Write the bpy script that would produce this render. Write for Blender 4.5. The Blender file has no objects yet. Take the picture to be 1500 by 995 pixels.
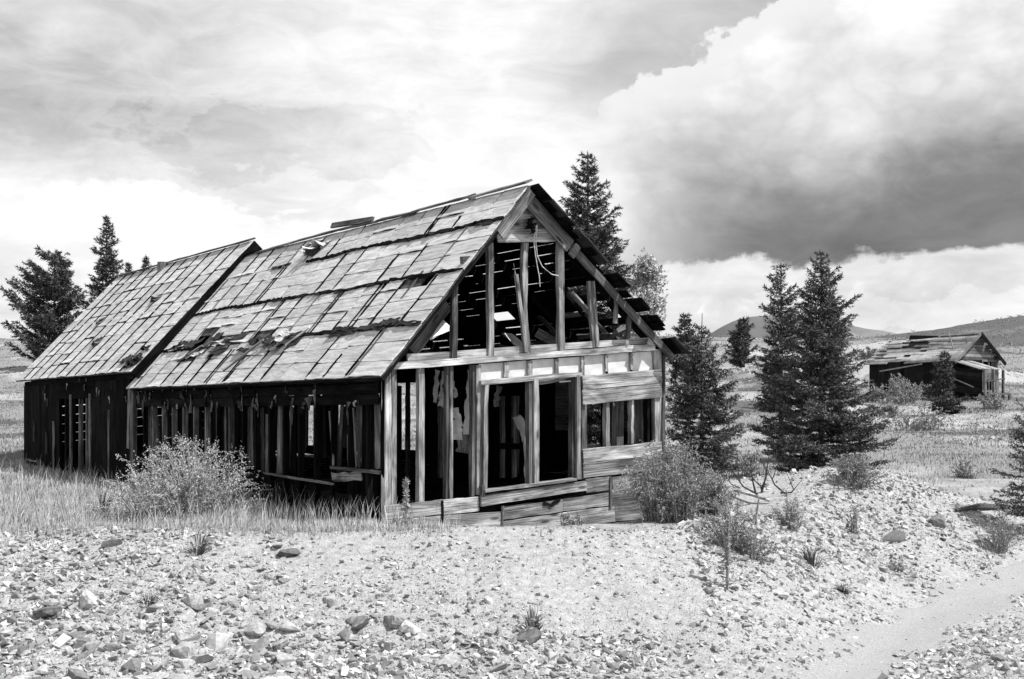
import bpy, bmesh, math, random
import numpy as np
from mathutils import Vector, Matrix
R = random.Random(11)
rng = np.random.default_rng(7)
sc = bpy.context.scene
col = sc.collection

# ---------------------------------------------------------------- camera
F = 1850.0          # focal length in pixels of a 1500 px wide frame
HOR = 605.0         # eye level line
EYE = 1.72          # eye above the house base
cd = bpy.data.cameras.new('camera')
cam = bpy.data.objects.new('camera', cd)
col.objects.link(cam)
cd.sensor_width = 36.0
cd.lens = 36.0 * F / 1500.0
cd.shift_y = (HOR - 497.5) / 1500.0
cd.clip_start = 0.1
cd.clip_end = 20000
cam.location = (0, 0, EYE)
cam.rotation_euler = (math.radians(90), 0, 0)
sc.camera = cam

# ---------------------------------------------------------------- sun, exposure
EL = math.radians(57)
sh = Vector((0.95, -0.31, 0)).normalized()
SUN = Vector((sh.x * math.cos(EL), sh.y * math.cos(EL), math.sin(EL)))
ld = bpy.data.lights.new('sun', 'SUN')
ld.energy = 5.0
ld.angle = math.radians(0.5)
ld.color = (1, 1, 1)
lo = bpy.data.objects.new('sun', ld)
col.objects.link(lo)
lo.rotation_euler = (-SUN).to_track_quat('-Z', 'Y').to_euler()
vs = sc.view_settings
vs.view_transform = 'Standard'
vs.look = 'None'
vs.exposure = 0.45
vs.gamma = 1.0
vs.use_curve_mapping = False
try:
    sc.cycles.max_bounces = 6
    sc.cycles.transparent_max_bounces = 8
    sc.cycles.use_denoising = True
except Exception:
    pass

# ---------------------------------------------------------------- node helper
class NB:
    def __init__(s, nt):
        s.nt = nt
    def n(s, t, **kw):
        nd = s.nt.nodes.new(t)
        for k, v in kw.items():
            setattr(nd, k, v)
        return nd
    def put(s, sock, v):
        if hasattr(v, 'is_output'):
            s.nt.links.new(v, sock)
        else:
            sock.default_value = v
    def m(s, op, a, b=0.0, c=None, clamp=False):
        nd = s.n('ShaderNodeMath', operation=op, use_clamp=clamp)
        s.put(nd.inputs[0], a)
        s.put(nd.inputs[1], b)
        if c is not None:
            s.put(nd.inputs[2], c)
        return nd.outputs[0]
    def v(s, op, a, b=(0, 0, 0)):
        nd = s.n('ShaderNodeVectorMath', operation=op)
        s.put(nd.inputs[0], a)
        s.put(nd.inputs[1], b)
        return nd.outputs[0]
    def xyz(s, x, y, z):
        nd = s.n('ShaderNodeCombineXYZ')
        s.put(nd.inputs[0], x); s.put(nd.inputs[1], y); s.put(nd.inputs[2], z)
        return nd.outputs[0]
    def noise(s, vec, scale, detail=4.0, rough=0.55, dist=0.0):
        nd = s.n('ShaderNodeTexNoise')
        s.put(nd.inputs['Vector'], vec)
        nd.inputs['Scale'].default_value = scale
        nd.inputs['Detail'].default_value = detail
        nd.inputs['Roughness'].default_value = rough
        nd.inputs['Distortion'].default_value = dist
        return nd.outputs[0]
    def mr(s, x, a, b, c=0.0, d=1.0, smooth=True):
        nd = s.n('ShaderNodeMapRange')
        nd.interpolation_type = 'SMOOTHSTEP' if smooth else 'LINEAR'
        nd.clamp = True if not smooth else nd.clamp
        s.put(nd.inputs[0], x)
        for i, q in enumerate((a, b, c, d)):
            s.put(nd.inputs[1 + i], q)
        return nd.outputs[0]
    def mix(s, f, a, b):
        # float mix
        return s.m('ADD', s.m('MULTIPLY', a, s.m('SUBTRACT', 1.0, f)), s.m('MULTIPLY', b, f))

# ---------------------------------------------------------------- sky
w = bpy.data.worlds.new('World')
sc.world = w
w.use_nodes = True
wn = w.node_tree
wn.nodes.clear()
b = NB(wn)
SKY_STR = 0.1
sky = b.n('ShaderNodeTexSky', sky_type='NISHITA')
sky.sun_disc = False
sky.sun_elevation = EL
sky.sun_rotation = math.atan2(sh.x, sh.y)
sky.altitude = 2900
bw = b.n('ShaderNodeRGBToBW')
wn.links.new(sky.outputs[0], bw.inputs[0])
blue = b.m('MULTIPLY', bw.outputs[0], 1.0)
tc = b.n('ShaderNodeTexCoord')
D = b.v('NORMALIZE', tc.outputs['Generated'])
sep = b.n('ShaderNodeSeparateXYZ')
wn.links.new(D, sep.inputs[0])
az = b.m('ARCTAN2', sep.outputs[0], sep.outputs[1])
el = b.m('ARCSINE', sep.outputs[2])
# angular position of the cloud banks, in units of 1/1850 rad
ax0 = b.m('MULTIPLY_ADD', az, 1850.0, 750.0)
ay0 = b.m('MULTIPLY_ADD', el, -1850.0, 605.0)
elp = b.m('MAXIMUM', b.m('ADD', sep.outputs[2], 0.12), 0.05)
# clouds seen from below get flatter towards the horizon
P = b.xyz(sep.outputs[0], sep.outputs[1], b.m('MULTIPLY', sep.outputs[2], 1.9))
n_big = b.noise(P, 3.2, 6, 0.55, 0.3)
n_mid = b.noise(b.v('ADD', P, (3.1, 1.7, 5.2)), 9.0, 7, 0.58, 0.25)
n_bil = b.noise(b.v('ADD', D, (7.3, 2.9, 1.4)), 26.0, 6, 0.6, 0.0)
n_wis = b.noise(b.v('MULTIPLY', b.v('ADD', D, (1.3, 4.4, 0.2)), (1, 1, 4.5)), 5.0, 6, 0.6, 0.6)
def billow(vec, scale, det):
    return b.m('MULTIPLY', b.m('ABSOLUTE', b.m('SUBTRACT', b.noise(vec, scale, det, 0.5, 0.0), 0.5)), 4.0)
Pb = b.v('ADD', b.v('MULTIPLY', D, (1, 1, 1.25)), b.v('MULTIPLY', b.xyz(n_bil, n_mid, n_bil), (0.02, 0.02, 0.02)))
bil1 = billow(b.v('ADD', Pb, (2.2, 6.1, 3.3)), 9.0, 2.0)
bil2 = billow(b.v('ADD', Pb, (4.7, 1.9, 6.3)), 24.0, 3.0)
puff = b.m('ADD', 0.17, b.m('ADD', b.m('MULTIPLY', bil1, 0.6), b.m('MULTIPLY', bil2, 0.4)))
def ctr(x, k):
    return b.m('MULTIPLY', b.m('SUBTRACT', x, 0.5), k)
wx = b.m('ADD', ctr(n_mid, 150), ctr(n_bil, 60))
wy = b.m('ADD', ctr(b.noise(b.v('ADD', P, (9.1, 0.7, 2.2)), 9.0, 6, 0.55, 0.2), 130), ctr(n_bil, 55))
ax = b.m('ADD', ax0, wx)
ay = b.m('ADD', ay0, wy)
def blob(x0, y0, sx, sy, rot=0.0):
    c, s_ = math.cos(rot), math.sin(rot)
    dx = b.m('SUBTRACT', ax, x0); dy = b.m('SUBTRACT', ay, y0)
    p = b.m('DIVIDE', b.m('ADD', b.m('MULTIPLY', dx, c), b.m('MULTIPLY', dy, s_)), sx)
    q = b.m('DIVIDE', b.m('SUBTRACT', b.m('MULTIPLY', dy, c), b.m('MULTIPLY', dx, s_)), sy)
    return b.m('EXPONENT', b.m('MULTIPLY', b.m('ADD', b.m('MULTIPLY', p, p), b.m('MULTIPLY', q, q)), -1.0))
# thin high overcast, lit through
n_cur = b.noise(b.v('MULTIPLY', b.v('ADD', D, (5.3, 2.1, 8.8)), (1, 1, 2.2)), 16.0, 8, 0.62, 0.7)
n_fin = b.noise(b.v('ADD', D, (2.6, 7.7, 4.1)), 55.0, 5, 0.6, 0.2)
L = b.m('ADD', 0.855, ctr(n_big, 0.28))
L = b.m('ADD', L, ctr(n_wis, 0.55))
L = b.m('ADD', L, ctr(n_mid, 0.26))
L = b.m('ADD', L, ctr(n_cur, 0.50))
for (x0, y0, sx, sy, k, rot) in [
        (40, 140, 260, 130, -0.20, 0.1), (430, 215, 190, 60, -0.10, 0.05),
        (760, 245, 330, 75, 0.20, 0.0), (560, 330, 420, 80, 0.13, 0.0), (520, 110, 220, 45, 0.14, 0.0), (120, 340, 220, 70, 0.12, 0),
        (1300, 440, 330, 40, -0.06, 0.0)]:
    L = b.m('ADD', L, b.m('MULTIPLY', blob(x0, y0, sx, sy, rot), k))
# greyer banks with clear upper edges to the left
for (x0, y0, sx, sy, k) in ((430, 225, 230, 75, -0.12), (120, 190, 240, 60, -0.07), (300, 335, 260, 50, 0.10), (1330, 450, 260, 36, 0.08)):
    fld = b.m('ADD', b.m('ADD', blob(x0, y0, sx, sy), ctr(n_cur, 1.3)), ctr(n_mid, 2.0))
    L = b.m('ADD', L, b.m('MULTIPLY', b.mr(fld, 0.46, 0.60), k))
# the great cumulus: a tower lit on its upper left, with a flat grey base
edge = b.m('ADD', ctr(n_mid, 120), b.m('ADD', ctr(puff, 60), b.m('ADD', ctr(n_bil, 90), ctr(n_fin, 26))))
ytop = b.m('MULTIPLY_ADD', ax0, -0.55, 172.0 + 0.55 * 850)
dt = b.m('SUBTRACT', b.m('ADD', ay0, edge), ytop)
mtop = b.mr(dt, -3.0, 7.0)
ybot = b.m('ADD', 392.0, b.m('MULTIPLY', b.m('SUBTRACT', ax0, 1250.0), -0.035))
mbot = b.mr(b.m('ADD', b.m('SUBTRACT', ybot, ay0), b.m('ADD', ctr(n_mid, 120), ctr(n_bil, 70))), -5.0, 12.0)
mfar = b.mr(ax0, 2700.0, 2100.0)
mleft = b.mr(b.m('ADD', ax0, ctr(n_mid, 160)), 830.0, 900.0)
mhigh = b.mr(ay0, -1100.0, -600.0)
M = b.m('MULTIPLY', b.m('MULTIPLY', mtop, mbot), b.m('MULTIPLY', mfar, b.m('MULTIPLY', mleft, mhigh)))
# open sky beside the tower, thinly veiled
gapx = b.m('MULTIPLY', b.mr(ax0, 740.0, 900.0), b.mr(ax0, 1700.0, 1300.0))
gap_ = b.m('MULTIPLY', gapx, b.m('MULTIPLY', b.mr(dt, -230.0, -25.0), b.mr(ay0, 230.0, 120.0)))
L = b.mix(b.m('MULTIPLY', gap_, 0.75), L, b.m('ADD', 0.50, b.m('ADD', ctr(n_wis, 0.25), ctr(n_cur, 0.18))))
dsh = b.m('ADD', b.m('SUBTRACT', ay0, b.m('MULTIPLY_ADD', ax0, -0.10, 250.0 + 0.10 * 1100)),
          b.m('ADD', ctr(n_big, 150), b.m('ADD', ctr(n_mid, 200), ctr(puff, -45))))
shade = b.m('MULTIPLY', b.mr(dsh, -115.0, 110.0), b.mr(b.m('ADD', ax0, ctr(n_mid, 120)), 800.0, 1120.0))
lobe = b.m('ADD', ctr(n_mid, 0.65), b.m('ADD', ctr(puff, 0.34), ctr(n_cur, 0.35)))
Lw = b.m('ADD', 0.91, b.m('MULTIPLY', lobe, b.mr(dt, 0.0, 90.0)))
Lc = b.mix(shade, Lw, b.m('ADD', 0.225, b.m('ADD', ctr(n_big, 0.22), b.m('ADD', ctr(n_wis, 0.14), ctr(n_cur, 0.20)))))
L = b.mix(M, L, Lc)
L = b.m('MINIMUM', b.m('MAXIMUM', L, 0.16), 1.0)
# gaps of open sky higher up
gen = b.mr(b.m('ADD', el, ctr(n_big, 0.8)), 0.75, 1.15, 0.0, 0.55)
cov = b.m('SUBTRACT', 1.0, gen)
lum = b.mix(cov, blue, b.m('MULTIPLY', L, 0.73 / SKY_STR))
bg = b.n('ShaderNodeBackground')
wn.links.new(lum, bg.inputs[0])
bg.inputs[1].default_value = SKY_STR
wo = b.n('ShaderNodeOutputWorld')
wn.links.new(bg.outputs[0], wo.inputs[0])

# ---------------------------------------------------------------- materials (the photograph is monochrome, so all colours are greys)
def newmat(name, rough=0.9, spec=0.15):
    m = bpy.data.materials.new(name)
    m.use_nodes = True
    nt = m.node_tree
    bs = nt.nodes['Principled BSDF']
    bs.inputs['Roughness'].default_value = rough
    bs.inputs['Specular IOR Level'].default_value = spec
    return m, NB(nt), bs
def bump(b, bs, h, strength=0.4, dist=0.01):
    nd = b.n('ShaderNodeBump')
    nd.inputs['Strength'].default_value = strength
    nd.inputs['Distance'].default_value = dist
    b.put(nd.inputs['Height'], h)
    b.nt.links.new(nd.outputs[0], bs.inputs['Normal'])
def wood_mat(name, base, lo=0.3, hi=1.4, rv=0.35, crack=0.66, stain=0.6):
    m, b, bs = newmat(name, 0.95, 0.15 if base > .05 else 0.03)
    t = b.n('ShaderNodeTexCoord'); oi = b.n('ShaderNodeObjectInfo')
    rnd = oi.outputs['Random']
    off = b.xyz(b.m('MULTIPLY', rnd, 37.0), b.m('MULTIPLY', rnd, 91.0), b.m('MULTIPLY', rnd, 17.0))
    p = b.v('ADD', t.outputs['Object'], off)
    g = b.noise(b.v('MULTIPLY', p, (1.3, 58, 58)), 1.0, 6, 0.65, 0.4)
    g2 = b.noise(b.v('MULTIPLY', p, (0.7, 120, 120)), 1.0, 3, 0.6, 0.8)
    st = b.noise(b.v('MULTIPLY', p, (1.3, 4, 4)), 1.0, 4, 0.6, 0.5)
    kn = b.n('ShaderNodeTexVoronoi'); b.put(kn.inputs['Vector'], b.v('MULTIPLY', p, (1.3, 5.0, 5.0)))
    kn.inputs['Scale'].default_value = 1.0
    knot = b.mr(kn.outputs['Distance'], 0.07, 0.19, 0.25, 1.0)
    f = b.mr(g, 0.28, 0.72, lo, hi)
    cr = b.mr(g2, 0.36, 0.43, 1.0 - crack, 1.0)
    s2 = b.mr(st, 0.35, 0.68, 1.0 - stain, 1.0 + 0.35 * stain)
    r2 = b.mr(rnd, 0, 1, 1 - rv, 1 + rv, smooth=False)
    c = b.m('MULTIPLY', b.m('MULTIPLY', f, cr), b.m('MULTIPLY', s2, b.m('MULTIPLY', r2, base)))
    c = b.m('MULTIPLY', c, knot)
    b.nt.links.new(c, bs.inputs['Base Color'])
    bump(b, bs, b.m('ADD', b.m('MULTIPLY', g, 0.7), b.m('MULTIPLY', cr, 0.6)), 0.6, 0.008)
    return m
def island_mat(name, lo, hi, rough=0.85, fine=0.3, fscale=20.0, spec=0.12, transl=0.0, up=0.0):
    m, b, bs = newmat(name, rough, spec)
    g = b.n('ShaderNodeNewGeometry'); t = b.n('ShaderNodeTexCoord'); oi = b.n('ShaderNodeObjectInfo')
    r = b.m('FRACT', b.m('ADD', g.outputs['Random Per Island'], oi.outputs['Random']))
    v = b.m('ADD', lo, b.m('MULTIPLY', b.m('POWER', r, 1.4), hi - lo))
    nz = b.noise(t.outputs['Object'], fscale, 4, 0.6)
    c = b.m('MULTIPLY', v, b.mr(nz, 0.25, 0.75, 1 - fine, 1 + fine))
    b.nt.links.new(c, bs.inputs['Base Color'])
    if up > 0:
        nn_ = b.v('NORMALIZE', b.v('ADD', b.v('MULTIPLY', g.outputs['Normal'], (1 - up, 1 - up, 1 - up)), (0, 0, up)))
        b.nt.links.new(nn_, bs.inputs['Normal'])
    if transl > 0:
        tr = b.n('ShaderNodeBsdfTranslucent')
        b.nt.links.new(c, tr.inputs['Color'])
        mx = b.n('ShaderNodeMixShader'); mx.inputs[0].default_value = transl
        out = b.nt.nodes['Material Output']
        b.nt.links.new(bs.outputs[0], mx.inputs[1]); b.nt.links.new(tr.outputs[0], mx.inputs[2])
        b.nt.links.new(mx.outputs[0], out.inputs['Surface'])
    return m

M_WOOD = wood_mat('weathered_wood', 0.36)
M_WOODL = wood_mat('bleached_wood', 0.42, lo=0.42)
M_WOODM = wood_mat('brown_wood', 0.17)
M_WOODD = wood_mat('dark_and_shade_wood', 0.011, rv=0.5)  # long wall's shade put into the wood colour; also truly dark rakes and battens
M_INT = wood_mat('shade_black_inside_wood', 0.009, rv=0.5)  # interior shade put into the wood colour, so the rooms go black
M_SHEATH = wood_mat('sheathing_wood', 0.085)
M_LINE = wood_mat('lining_wood', 0.19, rv=0.5)
M_NEEDLE = island_mat('spruce_needles', 0.02, 0.24, fine=0.2, fscale=3.0, transl=0.05)
M_NEEDLEF = island_mat('far_needles', 0.02, 0.16, fine=0.2, fscale=1.0)
M_BARK = island_mat('bark', 0.06, 0.08, fine=0.5)
M_SHRUB = island_mat('shrub_leaves', 0.24, 0.55, fine=0.15, transl=0.15, up=0.4)
M_SHRUBD = island_mat('dark_shrub_leaves', 0.13, 0.42, fine=0.15, transl=0.12, up=0.3)
M_ASPEN = island_mat('aspen_leaves', 0.30, 0.60, fine=0.15, transl=0.3, up=0.4)
M_TWIG = island_mat('pale_twigs', 0.22, 0.40, fine=0.3)
M_TWIGD = island_mat('dark_twigs', 0.05, 0.10, fine=0.3)
M_GRASS = island_mat('dry_grass', 0.36, 0.70, fine=0.1, transl=0.12, up=0.85)
M_GRASSD = island_mat('green_grass', 0.12, 0.34, fine=0.1, transl=0.1, up=0.85)
M_ROCK = island_mat('rock', 0.16, 0.42, fine=0.3, fscale=6.0)
M_ROCKD = island_mat('dark_rock', 0.10, 0.17, fine=0.35, fscale=6.0)
M_ROCKL = island_mat('pale_rock', 0.44, 0.50, fine=0.2, fscale=6.0)
M_GRAVEL = island_mat('gravel', 0.17, 0.52, fine=0.2, fscale=12.0)
M_PLASTER = island_mat('old_plaster', 0.55, 0.62, fine=0.25, fscale=2.5)
M_PAPER = island_mat('torn_paper', 0.35, 0.6, fine=0.35, fscale=3.0)
M_TAR = island_mat('tar_paper', 0.015, 0.04, fine=0.4, fscale=5.0)
M_WIRE = island_mat('wire', 0.45, 0.5)
M_METAL = island_mat('rusted_pipe', 0.12, 0.16, fine=0.4)

def roof_mat():
    m, b, bs = newmat('roofing_felt', 0.9, 0.1)
    t = b.n('ShaderNodeTexCoord'); oi = b.n('ShaderNodeObjectInfo')
    rnd = oi.outputs['Random']
    off = b.xyz(b.m('MULTIPLY', rnd, 37.0), b.m('MULTIPLY', rnd, 91.0), b.m('MULTIPLY', rnd, 17.0))
    p = b.v('ADD', t.outputs['Object'], off)
    a = b.noise(b.v('MULTIPLY', p, (1.2, 3.5, 1)), 1.6, 5, 0.65, 0.6)
    c = b.noise(p, 30.0, 4, 0.7)
    e = b.noise(b.v('MULTIPLY', p, (1, 6, 1)), 2.0, 5, 0.7, 1.2)
    f = b.mr(a, 0.3, 0.7, 0.68, 1.18)
    sp = b.mr(c, 0.32, 0.44, 0.50, 1.0)
    dk = b.mr(e, 0.33, 0.42, 0.50, 1.0)
    r2 = b.mr(rnd, 0, 1, 0.87, 1.13, smooth=False)
    v = b.m('MULTIPLY', b.m('MULTIPLY', f, sp), b.m('MULTIPLY', dk, b.m('MULTIPLY', r2, 0.50)))
    b.nt.links.new(v, bs.inputs['Base Color'])
    bump(b, bs, b.m('ADD', a, b.m('MULTIPLY', c, 0.4)), 0.5, 0.01)
    return m
M_ROOF = roof_mat()

def ground_mat():
    m, b, bs = newmat('ground_soil', 0.95, 0.05)
    g = b.n('ShaderNodeNewGeometry')
    p = g.outputs['Position']
    at = b.n('ShaderNodeAttribute'); at.attribute_name = 'grassy'
    gr = at.outputs['Fac']
    n1 = b.noise(p, 0.55, 6, 0.65, 0.3)
    n2 = b.noise(p, 9.0, 6, 0.7)
    n3 = b.noise(p, 45.0, 3, 0.7)
    gf = b.mr(b.m('ADD', gr, ctr2(b, n1, 0.9)), 0.35, 0.65)
    gravel = b.m('MULTIPLY', b.mr(n2, 0.3, 0.7, 0.27, 0.42), b.mr(n3, 0.3, 0.62, 0.72, 1.1))
    grass = b.m('MULTIPLY', b.mr(n2, 0.3, 0.7, 0.14, 0.27), b.mr(n3, 0.3, 0.6, 0.7, 1.15))
    v = b.mix(gf, gravel, grass)
    heath = b.m('MULTIPLY', b.mr(n2, 0.3, 0.7, 0.05, 0.13), b.mr(n3, 0.3, 0.6, 0.7, 1.15))
    v = b.mix(b.mr(b.m('ADD', gr, ctr2(b, n1, 0.5)), 1.05, 1.5), v, heath)
    b.nt.links.new(v, bs.inputs['Base Color'])
    bump(b, bs, b.m('ADD', n2, b.m('MULTIPLY', n3, 0.5)), 0.7, 0.05)
    return m
def ctr2(b, x, k):
    return b.m('MULTIPLY', b.m('SUBTRACT', x, 0.5), k)
M_GROUND = ground_mat()
def simple_mat(name, lo, hi, scale, bs_=0.4):
    m, b, bs = newmat(name, 0.95, 0.05)
    g = b.n('ShaderNodeNewGeometry')
    n = b.noise(g.outputs['Position'], scale, 6, 0.65)
    b.nt.links.new(b.mr(n, 0.3, 0.7, lo, hi), bs.inputs['Base Color'])
    bump(b, bs, n, bs_, 0.02)
    return m
M_ROAD = simple_mat('road_dust', 0.21, 0.33, 38.0, 0.25)
M_MOUNT = simple_mat('forested_mountain', 0.10, 0.13, 0.01)
M_MOUNT2 = simple_mat('wooded_ridge', 0.10, 0.18, 0.02)

# ---------------------------------------------------------------- object helpers
WM = {}
def tag(o, label=None, cat=None, group=None, kind=None):
    if label: o['label'] = label
    if cat: o['category'] = cat
    if group: o['group'] = group
    if kind: o['kind'] = kind
    return o
def empty(name, loc):
    o = bpy.data.objects.new(name, None)
    o.empty_display_size = 0.2
    col.objects.link(o)
    o.location = loc
    WM[o.name] = Matrix.Translation(loc)
    return o
def link(name, me, mat, parent, mw=None):
    o = bpy.data.objects.new(name, me)
    col.objects.link(o)
    if mat is not None and len(me.materials) == 0:
        me.materials.append(mat)
    mw = mw if mw is not None else Matrix.Identity(4)
    if parent is not None:
        o.parent = parent
        o.matrix_parent_inverse = WM[parent.name].inverted()
    o.matrix_basis = mw
    WM[o.name] = mw
    return o
def pymesh(name, v, f):
    me = bpy.data.meshes.new(name)
    me.from_pydata(v, [], f)
    me.update()
    me.shade_flat()
    return me
def npmesh(name, verts, faces_tri):
    me = bpy.data.meshes.new(name)
    v = np.ascontiguousarray(verts, dtype=np.float32); f = np.ascontiguousarray(faces_tri, dtype=np.int32)
    me.vertices.add(len(v)); me.vertices.foreach_set('co', v.ravel())
    me.loops.add(f.size); me.loops.foreach_set('vertex_index', f.ravel())
    me.polygons.add(len(f))
    me.polygons.foreach_set('loop_start', np.arange(0, f.size, f.shape[1], dtype=np.int32))
    me.update(calc_edges=True)
    me.validate()
    me.shade_flat()
    return me
def board(name, A, B, w_, t_, nrm, mat, parent, seg=3, wob=0.009, taper=1.0, bend=0.0, ragged=0.0, twist=0.0):
    """a worn plank from A to B; width w_ lies across nrm, thickness along nrm; grain along local x"""
    A = Vector(A); B = Vector(B)
    x = (B - A); Ln = x.length; x.normalize()
    z = Vector(nrm); z = (z - x * z.dot(x)).normalized()
    y = z.cross(x)
    vs_, fs = [], []
    for i in range(seg + 1):
        s = i / seg
        ww = w_ * (1 + (taper - 1) * s)
        c = bend * 4 * s * (1 - s)
        tw = twist * (s - 0.5)
        endj = 0
        for (sy, sz) in ((-1, -1), (1, -1), (1, 1), (-1, 1)):
            jx = 0
            if i == 0: jx = -R.random() * ragged
            if i == seg: jx = R.random() * ragged
            yy = sy * ww / 2 + R.uniform(-wob, wob) + c
            zz = sz * t_ / 2 + R.uniform(-wob, wob) * 0.4
            vs_.append(((s - 0.5) * Ln + jx, yy * math.cos(tw) - zz * math.sin(tw), yy * math.sin(tw) + zz * math.cos(tw)))
    for i in range(seg):
        o = i * 4
        for k in range(4):
            k2 = (k + 1) % 4
            fs.append((o + k, o + k2, o + 4 + k2, o + 4 + k))
    fs.append((3, 2, 1, 0)); o = seg * 4; fs.append((o, o + 1, o + 2, o + 3))
    me = pymesh(name, vs_, fs)
    C = (A + B) / 2
    mw = Matrix(((x.x, y.x, z.x, C.x), (x.y, y.y, z.y, C.y), (x.z, y.z, z.z, C.z), (0, 0, 0, 1)))
    return link(name, me, mat, parent, mw)
def tube_np(pts, rad, n=6):
    """verts, faces of a tube through pts with radii rad"""
    pts = [Vector(p) for p in pts]
    V_, F_ = [], []
    for i, p in enumerate(pts):
        d = (pts[min(i + 1, len(pts) - 1)] - pts[max(i - 1, 0)]).normalized()
        a = d.orthogonal().normalized(); c = d.cross(a)
        for k in range(n):
            th = 2 * math.pi * k / n
            V_.append(p + (a * math.cos(th) + c * math.sin(th)) * rad[i])
    for i in range(len(pts) - 1):
        for k in range(n):
            k2 = (k + 1) % n
            F_.append((i * n + k, i * n + k2, (i + 1) * n + k2, (i + 1) * n + k))
    F_.append(tuple(range(n - 1, -1, -1)))
    o = (len(pts) - 1) * n
    F_.append(tuple(range(o, o + n)))
    return V_, F_
def tube(name, pts, rad, mat, parent=None, n=6):
    v, f = tube_np(pts, rad, n)
    return link(name, pymesh(name, v, f), mat, parent)
class Tubes:
    def __init__(s): s.v = []; s.f = []
    def add(s, pts, rad, n=4):
        v, f = tube_np(pts, rad, n); o = len(s.v)
        s.v += v; s.f += [tuple(i + o for i in q) for q in f]
    def build(s, name, mat, parent): return link(name, pymesh(name, s.v, s.f), mat, parent)

# ---------------------------------------------------------------- terrain
def sstep(a, b_, x):
    t = np.clip((x - a) / (b_ - a), 0, 1)
    return t * t * (3 - 2 * t)
_perm = np.random.default_rng(3).random((256, 256))
def vnoise(x, y):
    xi = np.floor(x).astype(int); yi = np.floor(y).astype(int)
    fx = x - xi; fy = y - yi
    fx = fx * fx * (3 - 2 * fx); fy = fy * fy * (3 - 2 * fy)
    g = lambda i, j: _perm[i % 256, j % 256]
    return (g(xi, yi) * (1 - fx) + g(xi + 1, yi) * fx) * (1 - fy) + (g(xi, yi + 1) * (1 - fx) + g(xi + 1, yi + 1) * fx) * fy
def fbm(x, y, o=4):
    s = 0; a = 0.5
    for i in range(o):
        s = s + a * (vnoise(x + 31.7 * i, y + 17.3 * i) - 0.5); x = x * 2.03; y = y * 2.03; a *= 0.5
    return s
UX, UY = 0.816, 0.578          # gable direction; the long wall runs along (-UY, UX)
P0X, P0Y = -1.98, 19.5
SHEAR = 0.085
def to_house(x, y):
    dx = x - P0X; dy = y - P0Y
    return dx * UX + dy * UY, -dx * UY + dy * UX
PY = [0, 18, 30, 40, 50, 60, 75, 92, 110, 135, 160, 185, 205, 240, 300, 420, 700, 1500, 6000]
PZ = [0, 0, 0.0, 0.4, 0.95, 1.45, 2.3, 3.3, 5.0, 8.3, 11.2, 12.6, 12.8, 11.5, 4.0, -15, -30, -40, -60]
_fy = np.concatenate([np.linspace(0, 420, 1200), np.linspace(430, 6000, 400)])
_fz = np.interp(_fy, PY, PZ)
_k = np.ones(31) / 31
_fz[16:1180] = np.convolve(_fz, _k, 'same')[16:1180]
CX = [-60, -30, -10, -2, 1.6, 2.6, 3.6, 5.0, 6.3, 9.0, 11.5, 20, 40, 80]
CY = [19.5, 18.6, 17.9, 17.9, 18.0, 18.6, 20.2, 22.8, 25.0, 26.4, 27.2, 34, 50, 82]
def crest(x): return np.interp(x, CX, CY)
def H(x, y):
    x = np.asarray(x, float); y = np.asarray(y, float)
    B = np.interp(y, _fy, _fz)
    u, v = to_house(x, y)
    nearh = sstep(-0.3, 2.0, v) * (1 - sstep(22, 30, v))
    B = B + SHEAR * np.clip(u, 0, 6.0) * nearh * (1 - sstep(6.0, 11.0, u))
    B = B - 0.32 * np.exp(-((v + 0.1) / 1.1) ** 2) * sstep(0.6, 2.2, u) * (1 - sstep(6.5, 8.0, u))
    B = B + sstep(45, 95, x) * 4.6 * sstep(120, 190, y) * (1 - sstep(260, 400, y))
    B = B + 0.66 * np.exp(-(((x - 6.7) / 2.2) ** 2 + ((y - 25.6) / 1.6) ** 2))
    B = B - 0.30 * sstep(8.5, 11.5, x) * (1 - sstep(28, 45, y))
    # tailings heap left of the far shack
    B = B + 3.2 * np.exp(-(((x - 30) / 9.0) ** 2 + ((y - 100) / 12.0) ** 2))
    # undulation of the hillside
    far = sstep(28, 60, y) * (1 - sstep(220, 400, y))
    B = B + far * (1.3 * fbm(x * 0.055 + 4, y * 0.055) + 0.85 * fbm(x * 0.16, y * 0.22 + 9))
    inside = sstep(-0.5, 0.2, u) * (1 - sstep(5.6, 6.3, u)) * sstep(-0.5, 0.2, v) * (1 - sstep(21, 21.8, v))
    near = (1 - sstep(30, 80, y)) * (1 - inside)
    B = B + near * (0.22 * fbm(x * 0.35 + 2, y * 0.35) + 0.10 * fbm(x * 1.3, y * 1.3)) - 0.04 * inside
    c = crest(x)
    c = c + 0.5 * fbm(x * 0.6 + 40, x * 0 + 3)
    wid = np.interp(x, [-10, 2, 5, 9, 14], [3.7, 3.7, 4.4, 4.0, 4.0])
    t = (c - y) * np.interp(x, [1.5, 3, 8, 10], [1.0, 0.72, 0.75, 0.9]) / wid
    s_ = np.clip(t, 0, 1)
    s_ = 0.55 * s_ + 0.45 * s_ * s_ * (3 - 2 * s_)
    low = -1.42 + 0.018 * (y - 14) + 0.10 * fbm(x * 0.5 + 60, y * 0.5) + 0.05 * fbm(x * 2, y * 2)
    low = low + 0.10 * sstep(0.7, 2.2, np.abs(road_off(x, y))) * (0.3 + np.abs(fbm(x * 0.7 + 8, y * 0.7)) * 3)
    B = B + 0.06 * np.exp(-(t * 9) ** 2) * (1 - sstep(3, 6, x)) * (1 - inside)
    rough = 0.07 * fbm(x * 1.7 + 9, y * 1.7) + 0.04 * fbm(x * 5, y * 5)
    return B * (1 - s_) + s_ * low + rough * sstep(0.0, 0.3, t) * (1 - sstep(1.0, 1.6, t) * 0.7)
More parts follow.
